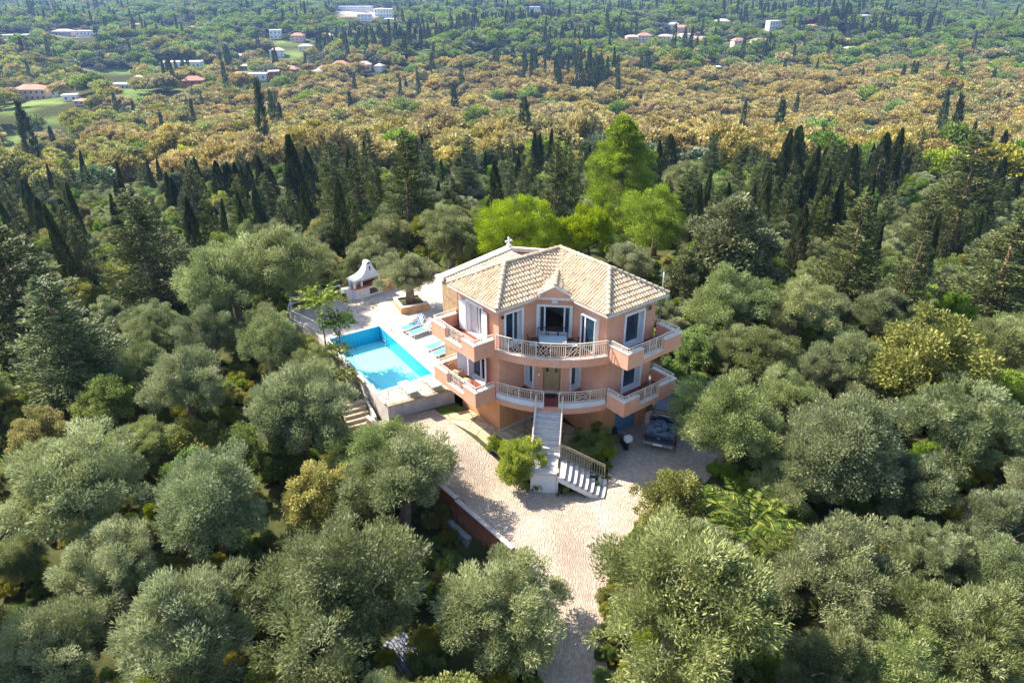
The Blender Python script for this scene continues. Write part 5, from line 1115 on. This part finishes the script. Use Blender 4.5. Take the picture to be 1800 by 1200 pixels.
# ------------------------------------------------------------------ palms and other single plants
def fronds(name, n, L, mat, z0, droop, up0=.9, leaf=.45, lw=.05, rachis=28):
    P = []; D = []; 
    for i in range(n):
        a = i*2.4; e = up0*(1-(i/n)*.9)
        o = np.array([math.cos(a), math.sin(a), 0]); sd = np.array([-o[1], o[0], 0]); Lf = L*rng.uniform(.8, 1.1)
        for k in range(rachis):
            s = (k+1)/rachis; x = Lf*s*math.cos(e*(1-.3*s)); z = z0+Lf*s*math.sin(e)-droop*Lf*s*s
            for sg in (-1, 1):
                P.append(o*x+np.array([0, 0, z])); D.append(o*.7+sd*sg*1.+np.array([0, 0, -.15]))
    n_ = len(P); ln = np.tile(np.repeat(np.sin(np.linspace(.35, 3., rachis))*leaf, 2), n)
    return leafmesh(name, np.array(P), np.array(D)+rdir(n_)*.12, ln, lw, mat)
PALMM = leafmat('palm_leaf', (.035, .075, .01), (.12, .18, .03), (.28, .31, .07), trans=.25)
def single(name, x, y, label, cat, crownme, trunkme=None, z=None, rz=0.):
    o = empty(name, (x, y, g1(x, y) if z is None else z), rz, label, cat); link('crown', crownme, o)
    if trunkme: link('trunk', trunkme, o)
    return o
P = None
def at_h(u, v, h):
    d = ray(u, v)
    for t in np.arange(12, 200, .1):
        P = CP+d*t
        if P[2] <= g1(P[0], P[1])+h: return P
P = at_h(1320, 915, 3.0); single('palm_tree', P[0], P[1], 'date palm with arching fronds between olives at lower right', 'palm tree', fronds('palm_crown', 30, 3.1, PALMM, 2.4, .5, 1.3, .6, .075, 30), trunkmesh('palm_trunk', 2.6, .28, BARK, straight=True))
P = at_h(1262, 905, 2.2); single('palm_tree', P[0], P[1], 'smaller palm half hidden left of the date palm', 'palm tree', fronds('palm_crown', 18, 1.7, PALMM, 1.6, .5, 1.2, .35, .05, 24), trunkmesh('palm_trunk_b', 1.8, .2, BARK, straight=True))
AIL = leafmat('sumac_leaf', (.08, .12, .01), (.22, .30, .03), (.38, .44, .07), trans=.35)
AILD = trunkmesh('sumac_trunk', 4.2, .06, BARK, 6, .9, .75)
for u, v, h, L, lb in ((560, 525, 4.8, 2.1, 'slender tree with long feathery leaves at the far left corner of the pool'), (592, 562, 3.4, 1.6, 'smaller feathery-leaved tree leaning over the pool corner')):
    d = ray(u, v); P = CP + d*((ZT+h-1-HC)/d[2]); me_ = fronds('sumac_crown', 26, L, AIL, h-.7, .35, 1.2, .42, .13, 16)
    o = single('feathery_tree', P[0], P[1], lb, 'tree', me_, None, ZT-1.2); o.children[0].location.z = .6; t = link('trunk', AILD, o); t.scale = (1, 1, (h+.2)/4.2)
BAN = leafmat('banana_leaf', (.13, .15, .03), (.28, .29, .08), (.45, .40, .14), trans=.35)
for u, v, s, lb in ((592, 615, 1., 'yellowing broad-leaved plant hanging over the left pool edge'), (604, 650, .8, 'yellow-leaved plant below the left pool edge')):
    P = at_h(u, v, 2.); single('broad_leaved_plant', P[0], P[1], lb, 'plant', fronds('plant_crown', 14, 1.5*s, BAN, 1.9*s, .6, 1.2, .32, .16, 10), trunkmesh('plant_stem%d' % u, 2.2*s, .07, BARK, straight=True))
# bare branches in the shade of the left conifers
mb = MB(); rr_ = random.Random(3)
for i in range(16):
    a = rr_.uniform(-.7, .9); l = rr_.uniform(2, 4); mb.tube([(0, 0, .2), (math.sin(a)*l*.5, -.6*rr_.random(), l*.45), (math.sin(a)*l, -1*rr_.random(), l*.8)], [.06, .04, .015], PALEW, 5)
P = at_h(175, 640, 1.2); tag(mb.build('bare_branches', loc=(P[0], P[1], g1(P[0], P[1]))), 'pale bare branches sticking out of the dark shade at left', 'branches')
# ------------------------------------------------------------------ fill the near slopes
def inpoly(x, y, poly):
    c = False; j = len(poly)-1
    for i in range(len(poly)):
        (xi, yi), (xj, yj) = poly[i], poly[j]
        if (yi > y) != (yj > y) and x < (xj-xi)*(y-yi)/(yj-yi)+xi: c = not c
        j = i
    return c
def dist_poly(x, y, poly):
    if inpoly(x, y, poly): return -1
    m = 1e9
    for i in range(len(poly)):
        p, q = np.array(poly[i]), np.array(poly[(i+1) % len(poly)]); d = q-p; t = np.clip(((x-p[0])*d[0]+(y-p[1])*d[1])/(d@d+1e-9), 0, 1); m = min(m, math.hypot(x-p[0]-d[0]*t, y-p[1]-d[1]*t))
    return m
HOUSE = [W(-6.2, 1)[:2], W(-1, 7)[:2], W(1, 6.5)[:2], W(6, 6)[:2], W(7, -7)[:2], W(-5, -7)[:2]]
PIT = [(-6.5, 25.0), (-3.2, 28.6), (-.6, 26.1), (-3.0, 22.0)]
SIDEL = [(9, 37.5), (9.5, 43), (11.6, 44), (15, 41.3), (13, 35)]
KEEP = [(DRV, 1.4), (TN, 1.2), (HOUSE, .6), (PIT, .8), (SIDEL, 1.)]
rs = random.Random(11)
placed = [(t[1], t[2], SP[t[0]][0][2]*t[3]/2) for t in TREES]
def shown(x, y, z, pad=60):
    u, v, d = proj((x, y, z)); return d > 3 and -pad < u < 1800+pad and -pad < v < 1200+pad*1.5
def blocks(x, y, h):          # would a tree here stand in front of the villa, pool or drive?
    u, v, d = proj((x, y, g1(x, y)+h)); u0, v0, _ = proj((x, y, g1(x, y)+h*.4))
    for pu, pv, ru, rv, ym in ((1088, 310, 68, 115, 92), (905, 388, 68, 62, 75), (1150, 395, 55, 55, 85), (1000, 420, 110, 40, 75), (725, 490, 60, 60, 60), (535, 320, 26, 90, 90), (1318, 935, 68, 75, 60), (724, 330, 55, 100, 85)) + ((650, 640, 110, 90, 43), (640, 520, 120, 60, 50)) + tuple((*q_, 38) for q_ in ((960, 620, 245, 190), (1150, 800, 75, 110), (830, 800, 60, 80), (1010, 1000, 45, 150), (690, 960, 55, 35), (1215, 690, 40, 30), (850, 920, 60, 40))):
        for uu, vv in ((u, v), (u0, v0)):
            if ((uu-pu)/ru)**2+((vv-pv)/rv)**2 < 1 and y < ym: return True
    return False
for zone, n, y0, y1, sep in (('a', 2600, 14, 62, .78), ('b', 5200, 62, 165, .70)):
    for _ in range(n):
        y = rs.uniform(y0, y1); x = rs.uniform(-.80*y-14, .80*y+14)
        z = g1(x, y)
        if not shown(x, y, z+2, 90): continue
        u, v, d = proj((x, y, z+3))
        if zone == 'a':
            k = rs.choices(['olive', 'oldolive', 'broad', 'ygreen', 'shrub'], [7, 3.5, 2.4, 1.2, 3])[0]; s = rs.uniform(.6, .95)
        else:
            if v > 292 or (v > 265 and rs.random() < .5): k = rs.choices(['olive', 'oldolive', 'broad', 'conifer', 'cypress', 'pale', 'ygreen'], [4, 2.4, 2.6, 2.0, .5, 1., 1.3])[0]; s = rs.uniform(.75, 1.2) if k not in ('conifer', 'cypress') else rs.uniform(.55, .8)
            else: k = rs.choices(['oak', 'yoak', 'goak', 'cypress', 'olive'], [6, 2.5, .7, .2, 1])[0]; s = rs.uniform(.7, 1.1) if k != 'cypress' else rs.uniform(.6, .85)
        r = SP[k][0][2]*s/2; h = SP[k][0][3]*s
        if any(dist_poly(x, y, p) < r*.75+m-1 for p, m in KEEP): continue
        if blocks(x, y, h): continue
        if any((x-a)**2+(y-b)**2 < ((r+c)*sep*(.8 if k == 'cypress' else 1))**2 for a, b, c in placed): continue
        placed.append((x, y, r)); tree(k, x, y, s*rs.uniform(.9, 1.1), s*rs.uniform(.9, 1.15), None, y < 90)
# ------------------------------------------------------------------ far houses (u, foot v, width px, height px, roof, wall)
RO = M('far_roof', (.42, .2, .12), (.55, .3, .2), .3, .9); ROP = M('far_pale_roof', (.55, .42, .34), (.68, .56, .46), .3, .9)
FW = {'w': M('far_white', (.72, .7, .68), (.8, .78, .76), .2, .9), 'p': M('far_pink', (.62, .38, .32), (.7, .46, .4), .2, .9), 'y': M('far_cream', (.68, .58, .44), (.74, .66, .54), .2, .9), 'r': M('far_red', (.35, .12, .08), (.45, .18, .12), .2, .9), 'g': M('far_grey', (.4, .38, .38), (.52, .5, .5), .2, .9)}
WIN = M('far_window', (.03, .04, .06), (.05, .07, .1), 1, .3)
HS = [(62, 174, 56, 24, 'R', 'p', 'long three-storey pinkish building at the left edge'), (110, 168, 30, 14, 'R', 'y', 'low house right of the long pinkish building'), (130, 158, 26, 14, 'R', 'p', 'house with a cream front by the lone cypress'), (126, 176, 24, 7, 'W', 'w', 'flat white shed in the left meadow'), (146, 183, 20, 9, 'R', 'p', 'small rusty-roofed shed in the left meadow'),
      (248, 152, 20, 18, 'P', 'y', 'cream two-gabled house above the meadow'), (272, 155, 26, 18, 'P', 'w', 'white house right of the two-gabled one'), (343, 156, 34, 20, 'R', 'r', 'red house behind four cypresses'), (218, 155, 34, 6, 'W', 'g', 'low grey wall-like building beside the meadow'), (10, 34, 22, 10, 'R', 'p', 'orange-roofed house high on the left edge'),
      (115, 62, 34, 9, 'P', 'g', 'long pale building on the upper left'), (150, 62, 24, 7, 'W', 'w', 'white flat building on the upper left'), (205, 62, 40, 9, 'P', 'w', 'long white building with two roofs upper left'), (240, 55, 22, 12, 'P', 'p', 'pale pink house above the long white building'), (25, 68, 50, 6, 'W', 'w', 'long low white building at the upper left edge'),
      (342, 55, 20, 8, 'R', 'p', 'small red-roofed house alone in the upper left trees'), (486, 68, 20, 14, 'W', 'w', 'white arcaded house with round windows'), (488, 98, 24, 12, 'P', 'w', 'white bungalow on the lawn left of centre'), (525, 72, 22, 12, 'R', 'p', 'pinkish house among cypresses left of centre'), (538, 88, 24, 9, 'P', 'y', 'low pale-roofed house below the pinkish one'),
      (575, 70, 22, 10, 'P', 'p', 'pale pink house right of the cypress trio'), (322, 118, 66, 9, 'W', 'w', 'long white greenhouse-like building with parked things'), (434, 122, 20, 8, 'P', 'g', 'small grey barn on the bright lawn'), (412, 103, 36, 8, 'P', 'y', 'low stables along the upper lawn'), (425, 140, 34, 12, 'R', 'y', 'wide brown-roofed farm building'), (455, 140, 30, 10, 'W', 'w', 'white flat barn beside the brown farm'),
      (483, 140, 18, 14, 'W', 'r', 'dark open shed below the barn'), (514, 132, 26, 14, 'R', 'r', 'red-roofed house in front of the cypress row'), (600, 128, 26, 20, 'R', 'r', 'brown tower-like house with red tiled roof'), (642, 124, 22, 14, 'P', 'p', 'pink villa in the valley, main block'), (668, 124, 13, 11, 'P', 'w', 'small white annex right of the pink valley villa'), (674, 80, 22, 12, 'R', 'p', 'rusty house left of the pink roofed one'), (694, 80, 20, 14, 'R', 'p', 'pink-roofed house among tall cypresses'),
      (642, 36, 24, 10, 'W', 'w', 'modern white block at the top centre-left'), (675, 30, 30, 14, 'W', 'w', 'white complex beside the modern block'), (625, 18, 60, 6, 'W', 'w', 'long curved white building near the top'), (690, 38, 26, 4, 'W', 'y', 'cream flat building below the white complex'), (725, 16, 12, 7, 'R', 'w', 'tiny white house at the top, left one'), (752, 16, 12, 7, 'P', 'w', 'tiny white house at the top, right one'),
      (1110, 72, 22, 9, 'P', 'p', 'left low pink-roofed house above the olive slope'), (1132, 72, 24, 12, 'R', 'y', 'right low red-roofed house above the olive slope'), (1168, 70, 22, 8, 'P', 'y', 'pale terraced house right of the two pink roofs'), (1183, 50, 18, 9, 'P', 'w', 'upper pale house with grey annex'), (1200, 55, 28, 9, 'R', 'p', 'wide peach-roofed house below the upper pale one'), (1268, 48, 24, 14, 'P', 'y', 'yellow house with bright front upper right'),
      (1229, 84, 30, 18, 'R', 'p', 'big pink house facing the slope'), (1257, 80, 16, 12, 'R', 'y', 'cream house just right of the big pink one'), (1296, 84, 22, 16, 'R', 'y', 'orange-tiled house in the middle of the row'), (1335, 82, 30, 13, 'R', 'y', 'orange house at the right end of the row'), (1358, 52, 22, 22, 'W', 'w', 'bright white house with tower upper right'), (1425, 50, 18, 6, 'R', 'y', 'low pink-roofed house behind the cypress group'), (1422, 96, 16, 8, 'R', 'y', 'little orange roof in the dark wood'),
      (1205, 68, 18, 7, 'W', 'w', 'white cottage left of the big pink house'), (1258, 128, 12, 10, 'W', 'w', 'small white chapel in the trees below the houses'), (1486, 74, 18, 6, 'R', 'p', 'pink roof among olives on the right'), (1495, 90, 26, 7, 'P', 'p', 'long pale roofs among olives on the right'), (1512, 36, 30, 8, 'W', 'w', 'white flat building right of the dark cypress'), (1552, 8, 24, 8, 'P', 'w', 'white house at the top right'), (1745, 5, 22, 5, 'P', 'w', 'white house near the top right corner'), (1030, 38, 14, 10, 'P', 'w', 'small white house at top centre'), (940, 22, 18, 9, 'W', 'w', 'white block in blue haze at top centre')]
hpos = []
for u, v, wpx, hpx, rf_, wl_, lb in HS:
    P = hit(u, v)
    if P is None: continue
    dist = float((P-CP)@fwd); w3 = wpx*dist/F; h3 = min(hpx*dist/F/.98, 11.); h3 = max(h3, 3.2); dep = min(max(w3*.6, 7), 13)
    h3 = min(h3, 10)
    o = empty('far_house', P, rs.uniform(-.3, .3), lb, 'house', 'houses in the valley'); hpos.append((P[0], P[1], w3/2+5, dist))
    wall = FW[wl_]; hw = h3*(.72 if rf_ != 'W' else .95); g = MB(); g.box((-w3/2, -dep/2, -3), (w3/2, dep/2, hw), wall); g.build('wall', o)
    g = MB()
    if rf_ == 'W': g.box((-w3/2-.3, -dep/2-.3, hw), (w3/2+.3, dep/2+.3, hw+.45), FW['w'])
    else:
        hr_ = min(h3*.36, 2.6); rm_ = RO if rf_ == 'R' else ROP; e = .6; i = min(dep/2, w3/2)*.95
        vs = [(-w3/2-e, -dep/2-e, hw), (w3/2+e, -dep/2-e, hw), (w3/2+e, dep/2+e, hw), (-w3/2-e, dep/2+e, hw), (-w3/2+i, 0, hw+hr_), (w3/2-i, 0, hw+hr_)]
        g.add(vs, [(0, 1, 5, 4), (1, 2, 5), (2, 3, 4, 5), (3, 0, 4), (0, 3, 2, 1)], rm_)
    g.build('roof', o)
    if wpx >= 16:
        fl = 2 if hw > 5 else 1; nw = max(2, int(w3/3.6))
        for f in range(fl):
            for k in range(nw):
                x = -w3/2+w3*(k+.5)/nw; zz0 = hw*(f+.28)/fl; g = MB(); g.box((x-.6, -dep/2-.06, zz0), (x+.6, -dep/2+.02, zz0+min(1.5, hw*.4/fl)), WIN); g.build('window', o)
print('houses', len(hpos))
# ------------------------------------------------------------------ valley woods: species by place, thinning in the meadows
def fieldmask(u, v):
    m = np.zeros_like(u)
    for a, b, c, d, k in FIELDS: m = np.maximum(m, 1-((u-a)/(c*1.1))**2-((v-b-1)/(d*1.15))**2)
    return m
def samples(r0, r1, sp0, jit=.45):
    xs = np.arange(-r1*1.05, r1*1.05, sp0); ys = np.arange(r0, r1, sp0*.9); X, Y = np.meshgrid(xs, ys); X = X + (np.arange(len(ys)) % 2)[:, None]*sp0/2
    X = (X+rng.uniform(-jit, jit, X.shape)*sp0).ravel(); Y = (Y+rng.uniform(-jit, jit, Y.shape)*sp0).ravel()
    Z = ground(X, Y); p = np.stack([X, Y, Z+3], 1)-CP; z = p@fwd; u = 900+F*(p@RT)/z; v = 600-F*(p@UP)/z
    ok = (u > -420) & (u < 2220) & (v > -30) & (Y > r0)
    return X[ok], Y[ok], Z[ok], u[ok], v[ok]
FAR = []
for r0, r1, s0 in ((150, 360, 7.3), (360, 760, 9.2), (760, 1400, 9.4), (1400, 2900, 13.)):
    X, Y, Z, u, v = samples(r0, r1, s0); zc_ = (np.stack([X, Y, Z], 1)-CP)@fwd; fm = np.maximum(np.maximum(fieldmask(u, v), fieldmask(u, v-4.*F/zc_)), fieldmask(u, v-8.*F/zc_))
    big = s0/6.0
    ok = fm <= 0
    for hx_, hy_, hr_, hd in hpos:
        dx, dy = X-hx_, Y-hy_; ok &= ~((dx**2+dy**2 < (hr_+3)**2) | ((np.abs(dx-dy*hx_/hy_) < hr_-3) & (dy < 0) & (dy > -26-hd*.012)))
    X, Y, Z, u, v = (a[ok] for a in (X, Y, Z, u, v)); n = len(X); q = rng.random(n); big_n = .5+.5*wob(X, Y, 95, 3.3); cl = .5+.5*wob(X, Y, 60, 7.7)
    gold = np.clip((v-95)/60, 0, 1)*np.clip(.25+(u-150)/500, .2, .95); gold = np.where((v > 190) & (u > 380), .93, gold); gold = np.where((v < 330) & (u > 1150) & (v > 135), .95, gold)
    gold = gold*(.55+.6*big_n)
    cyp = .012+.0*u
    for cu, cv, ru, rv, pr in ((1000, 165, 110, 60, .8), (640, 90, 120, 30, .4), (960, 62, 240, 24, .6), (745, 95, 40, 60, .7), (1530, 50, 130, 26, .75), (1300, 60, 140, 30, .2), (1210, 100, 60, 30, .3), (420, 128, 40, 14, .6), (315, 145, 30, 16, .4), (530, 120, 60, 18, .6), (900, 30, 700, 30, .12), (1370, 100, 60, 40, .3), (160, 50, 220, 40, .14), (660, 180, 90, 40, .12), (1450, 20, 300, 20, .25)):
        cyp = np.maximum(cyp, pr*np.clip(1.6*(1-((u-cu)/ru)**2-((v-cv)/rv)**2), 0, 1)*(.08+.75*(cl > .5)))
    k = np.where(q < cyp, 0, np.where(rng.random(n) < gold, 1, np.where(rng.random(n) < np.clip(.55-(u-300)/1500, .12, .6)*np.clip((v-40)/100, .1, 1), 2, np.where(rng.random(n) < .62, 3, 4))))
    for i in range(n): FAR.append((k[i], X[i], Y[i], Z[i], (min(big, 1.25)*rng.uniform(.75, 1.12) if k[i] == 0 else big*rng.uniform(.6, 1.35)), v[i], u[i]))
print('far trees', len(FAR))
def lowcrown(name, mat, r, rz, cz, clumps, per, cr, ln, wd): return crown(name, mat, (r, r, rz), clumps, per, cr, ln, wd, .35, -.1, 6, .3, cz, shell=.7)
OLVF = leafmat('far_olive_leaf', (.09, .12, .05), (.22, .26, .13), (.32, .36, .2), trans=.2, ovar=.3)
CYPF = leafmat('hazed_cypress_leaf', (.03, .05, .02), (.09, .125, .045), (.2, .22, .08), trans=.15)  # lighter, bluer copy of the near cypress leaf; distance haze put into colour
LOW = {0: [spindle('cypress_tree', CYPF, 18, 1.05+.2*i, 700, 1.3, .4, rag=.16) for i in range(3)],
       1: [lowcrown('oak_tree', GOLD, 4.1, 3.2, 4.6, 75, 42, .9, .55, .42) for i in range(4)],
       2: [lowcrown('oak_tree', YGR, 4.2, 3.2, 4.6, 75, 42, .9, .55, .42) for i in range(3)],
       3: [lowcrown('olive_tree', OLVF, 3.5, 2.5, 3.4, 56, 18, .85, .8, .5) for i in range(3)],
       4: [lowcrown('oak_tree', OLG, 4.1, 3.4, 4.8, 70, 36, .9, .55, .42) for i in range(3)]}
NM = {0: ('cypress_tree', 'cypress', 'dark narrow cypress'), 1: ('oak_tree', 'oak tree', 'golden brown oak'), 2: ('oak_tree', 'oak tree', 'yellow-green oak'), 3: ('olive_tree', 'olive tree', 'grey olive'), 4: ('oak_tree', 'oak tree', 'dark green oak')}
def ordinal(n): return '%d%s' % (n, 'th' if 10 <= n % 100 <= 20 else {1: 'st', 2: 'nd', 3: 'rd'}.get(n % 10, 'th'))
# past the largest 285 near olives, the rest join the olive groves as one mass
ol = sorted([i for i, t in enumerate(TREES) if KIND[t[0]][0] == 'olive_tree' and t[5] is None], key=lambda i: -TREES[i][3]/max(TREES[i][2], 1))
nol = 288-sum(1 for t in TREES if KIND[t[0]][0] == 'olive_tree' and t[5]); drop_ = set(ol[nol:]); OVER = [TREES[i] for i in sorted(drop_)]
TREES = [t for i, t in enumerate(TREES) if i not in drop_]
# the largest in view become trees of their own, the rest of each wood one object
cnt = {}
for t in TREES: cnt[KIND[t[0]][0]] = cnt.get(KIND[t[0]][0], 0)+1
print(cnt, len(TREES))
FAR.sort(key=lambda t: t[2])
left = {'cypress_tree': 300-cnt.get('cypress_tree', 0), 'oak_tree': 300-cnt.get('oak_tree', 0), 'olive_tree': 300-cnt.get('olive_tree', 0)}
single_far = []; rest = {k: [] for k in NM}
taken = [(a, b, c) for a, b, c in placed if b > 120]
ta = np.array(taken) if taken else np.zeros((0, 3))
for t in FAR:
    nm = NM[t[0]][0]
    if len(ta) and t[2] < 175 and np.any((ta[:, 0]-t[1])**2+(ta[:, 1]-t[2])**2 < (ta[:, 2]+2.5)**2): continue
    if left[nm] > 0 and t[2] < 1100 and -30 < t[6] < 1830: left[nm] -= 1; single_far.append(t)
    else: rest[t[0]].append(t)
ZONES = [(130, 'the far band below the skyline'), (190, 'the middle of the valley wood'), (250, 'the golden wood beyond the grove'), (1e9, 'the slope just beyond the grove')]
def zone(v): return next(i for i, z in enumerate(ZONES) if v < z[0])
groups = {}
for t in single_far: groups.setdefault((NM[t[0]][2], zone(t[5])), []).append(t)
for (nm, zn), lst in groups.items():
    lst.sort(key=lambda t: t[6])
    for i, t in enumerate(lst):
        k = t[0]; o = link(NM[k][0], LOW[k][rs.randrange(len(LOW[k]))], None, (t[1], t[2], t[3]-.3), rs.uniform(0, 6.28), (t[4]*rs.uniform(.8, 1.2),)*2 + (t[4]*rs.uniform(.75, 1.15),)); o.rotation_euler = (rs.gauss(0, .035), rs.gauss(0, .035), rs.uniform(0, 6.28))
        tag(o, '%s, %s from the left in %s' % (nm, ordinal(i+1), ZONES[zn][1]), NM[k][1], 'trees in the valley wood')
def scatter(name, pts, meshes, label, cat):
    """one object: tree meshes stood on the points by geometry nodes"""
    cl_ = bpy.data.collections.new(name+'_kinds')
    for m in meshes: cl_.objects.link(bpy.data.objects.new(name+'_kind', m))
    a = np.array([(t[1], t[2], t[3]-.3, t[4]) for t in pts]); n = len(a)
    me = bpy.data.meshes.new(name); me.vertices.add(n); me.vertices.foreach_set('co', a[:, :3].ravel())
    me.attributes.new('sc', 'FLOAT_VECTOR', 'POINT').data.foreach_set('vector', np.stack([a[:, 3]*rng.uniform(.85, 1.15, n), a[:, 3]*rng.uniform(.85, 1.15, n), a[:, 3]**.7*rng.uniform(.75, 1.12, n)], 1).ravel())
    me.attributes.new('rot', 'FLOAT', 'POINT').data.foreach_set('value', rng.uniform(0, 6.28, n)); me.attributes.new('pick', 'INT', 'POINT').data.foreach_set('value', rng.integers(0, len(meshes), n).astype(np.int32))
    ng = bpy.data.node_groups.new(name, 'GeometryNodeTree'); ng.interface.new_socket('Geometry', in_out='INPUT', socket_type='NodeSocketGeometry'); ng.interface.new_socket('Geometry', in_out='OUTPUT', socket_type='NodeSocketGeometry')
    gi = ng.nodes.new('NodeGroupInput'); go_ = ng.nodes.new('NodeGroupOutput'); ci = ng.nodes.new('GeometryNodeCollectionInfo'); ci.inputs[0].default_value = cl_; ci.inputs['Separate Children'].default_value = True; ci.inputs['Reset Children'].default_value = True
    ip = ng.nodes.new('GeometryNodeInstanceOnPoints'); ip.inputs['Pick Instance'].default_value = True
    def na(nm, ty): x = ng.nodes.new('GeometryNodeInputNamedAttribute'); x.data_type = ty; x.inputs['Name'].default_value = nm; return [s for s in x.outputs if s.enabled][0]
    cx = ng.nodes.new('ShaderNodeCombineXYZ'); ng.links.new(na('rot', 'FLOAT'), cx.inputs[2]); L = ng.links
    L.new(gi.outputs[0], ip.inputs['Points']); L.new(ci.outputs[0], ip.inputs['Instance']); L.new(na('pick', 'INT'), ip.inputs['Instance Index']); L.new(cx.outputs[0], ip.inputs['Rotation']); L.new(na('sc', 'FLOAT_VECTOR'), ip.inputs['Scale']); L.new(ip.outputs[0], go_.inputs[0])
    o = link(name, me); md = o.modifiers.new('stand', 'NODES'); md.node_group = ng
    return tag(o, label, cat, kind='stuff')
STF = {0: ('distant_cypresses', 'dark distant cypresses standing in the valley wood'), 1: ('distant_oak_wood', 'golden brown oak wood covering the valley'), 2: ('distant_yellow_wood', 'yellow-green oak wood in the valley'), 3: ('distant_olive_groves', 'grey-green olive groves fading into the haze'), 4: ('distant_green_wood', 'dark green wood covering the far valley')}
for k, lst in rest.items():
    if lst: scatter(STF[k][0], lst, LOW[k], STF[k][1], 'wood')
if OVER: scatter('olive_thicket', [(0, t[1], t[2], g1(t[1], t[2])+.3, t[3]) for t in OVER], [SP['olive'][0][0], SP['oldolive'][0][0], SP['olive'][1][0]], 'thicket of smaller olive trees between the larger ones on the slope', 'thicket')
EX = []          # the same slopes go on beyond both sides of the view
for y in np.arange(16, 165, 5.2):
    for x in np.arange(-1.25*y-25, 1.25*y+25, 5.2):
        a, b = x+rs.uniform(-1.8, 1.8), y+rs.uniform(-1.8, 1.8); u, v, d = proj((a, b, g1(a, b)+2))
        if d > 2 and not (-110 < u < 1910): EX.append((0, a, b, g1(a, b)+.3, rs.uniform(.8, 1.3)))
scatter('outer_thicket', EX, [SP['olive'][0][0], SP['oldolive'][0][0], SP['broad'][0][0], SP['conifer'][0][0]], 'trees continuing over the slopes on both sides', 'thicket')
UG = []
for y in np.arange(13, 130, 1.5):
    for x in np.arange(-.78*y-8, .78*y+8, 1.5 if y < 70 else 2.2):
        a, b = x+rs.uniform(-.6, .6), y+rs.uniform(-.6, .6)
        if rs.random() < .82 and all(dist_poly(a, b, p) > .3 for p in (DRV, TN, HOUSE, SIDEL)) and not blocks(a, b, 1.3): UG.append((0, a, b, g1(a, b)+.2, rs.uniform(.3, .62)))
for p, q in zip(DRV, DRV[1:]+DRV[:1]):
    L = math.hypot(q[0]-p[0], q[1]-p[1]); nx_, ny_ = (q[1]-p[1])/L, -(q[0]-p[0])/L
    for k in range(int(L/.28)):
        f = rs.random(); a, b = p[0]+(q[0]-p[0])*f, p[1]+(q[1]-p[1])*f; s_ = rs.uniform(.06, .2) if 29 < b else rs.uniform(.1, .3); o_ = rs.uniform(-.35, .3)
        a += nx_*o_; b += ny_*o_
        if dist_poly(a, b, TN) > .1 and not (a < .5 and b > 24.8) and not (-6 < a < 9.3 and b > 33) and rs.random() < .75: UG.append((0, a, b, g1(a, b)+.3, s_))
scatter('undergrowth', UG, [SP['shrub'][i][0] for i in range(4)], 'low scrub and weeds covering the ground under the trees', 'undergrowth')
# ------------------------------------------------------------------ stand the near trees
LM = [('the villa', 980, 620), ('the swimming pool', 660, 630), ('the barbecue', 645, 500), ('the pickup', 1160, 760), ('the drive', 990, 960), ('the date palm', 1310, 925), ('the tall bright pine', 1088, 310), ('the massive dark conifer', 1665, 340), ('the broad dark conifer', 290, 430), ('the large narrow cypress', 535, 320), ('the large yellow-green tree', 1640, 640), ('the round grey olive', 322, 680), ('the left edge of the photo', 0, 600), ('the right edge of the photo', 1800, 800), ('the bottom left corner', 0, 1200), ('the bottom right corner', 1800, 1200), ('the huge left conifer', 75, 500)]
auto = {}
for i, t in enumerate(TREES):
    if t[5] is None:
        z = g1(t[1], t[2]); u, v, d = proj((t[1], t[2], z+2.5)); j = min(range(len(LM)), key=lambda j: (LM[j][1]-u)**2+(LM[j][2]-v)**2); du, dv = u-LM[j][1], v-LM[j][2]
        side = ('right of' if du > 0 else 'left of') if abs(du) > abs(dv) else ('below' if dv > 0 else 'behind')
        if 'edge' in LM[j][0] or 'corner' in LM[j][0]: side = 'near'
        auto.setdefault((KIND[t[0]][2], side, j), []).append((du*du+dv*dv, i))
for (nm, side, j), lst in auto.items():
    lst.sort()
    for r, (_, i) in enumerate(lst): TREES[i][5] = '%s, %s %s %s' % (nm, 'nearest' if r == 0 and len(lst) > 0 else ordinal(r+1)+' nearest', side, LM[j][0])
vi = {}
for key, x, y, sxy, sz, lb, parts, z in TREES:
    i = vi.get(key, 0); vi[key] = i+1; cm, tm_, D0, H0 = SP[key][i % len(SP[key])]; z = g1(x, y) if z is None else z; rz = rs.uniform(0, 6.283)
    nm, cat, ad = KIND[key]
    o = empty(nm, (x, y, z), rz, lb, cat, 'trees round the villa'); o.scale = (sxy*rs.uniform(.9, 1.1), sxy*rs.uniform(.9, 1.1), sz); o.rotation_euler = (rs.gauss(0, .04), rs.gauss(0, .04), rz); link('crown', cm, o)
    if parts: link('trunk', tm_, o)
# ------------------------------------------------------------------ haze
hm, nt_, b_ = newmat('haze'); nt_.nodes.remove(b_); pv = N(nt_, 'ShaderNodeVolumePrincipled'); pv.inputs['Color'].default_value = (.30, .50, 1, 1); pv.inputs['Density'].default_value = .00012; pv.inputs['Anisotropy'].default_value = .2
nt_.links.new(pv.outputs[0], nt_.nodes['Material Output'].inputs['Volume'])
mb = MB(); mb.box((-13500, -2600, ZMIN-1), (13500, 17500, 60), hm); hz_ = mb.build('haze'); hz_['kind'] = 'stuff'; hz_['label'] = 'thin bluish haze over the valley'; hz_['category'] = 'haze'
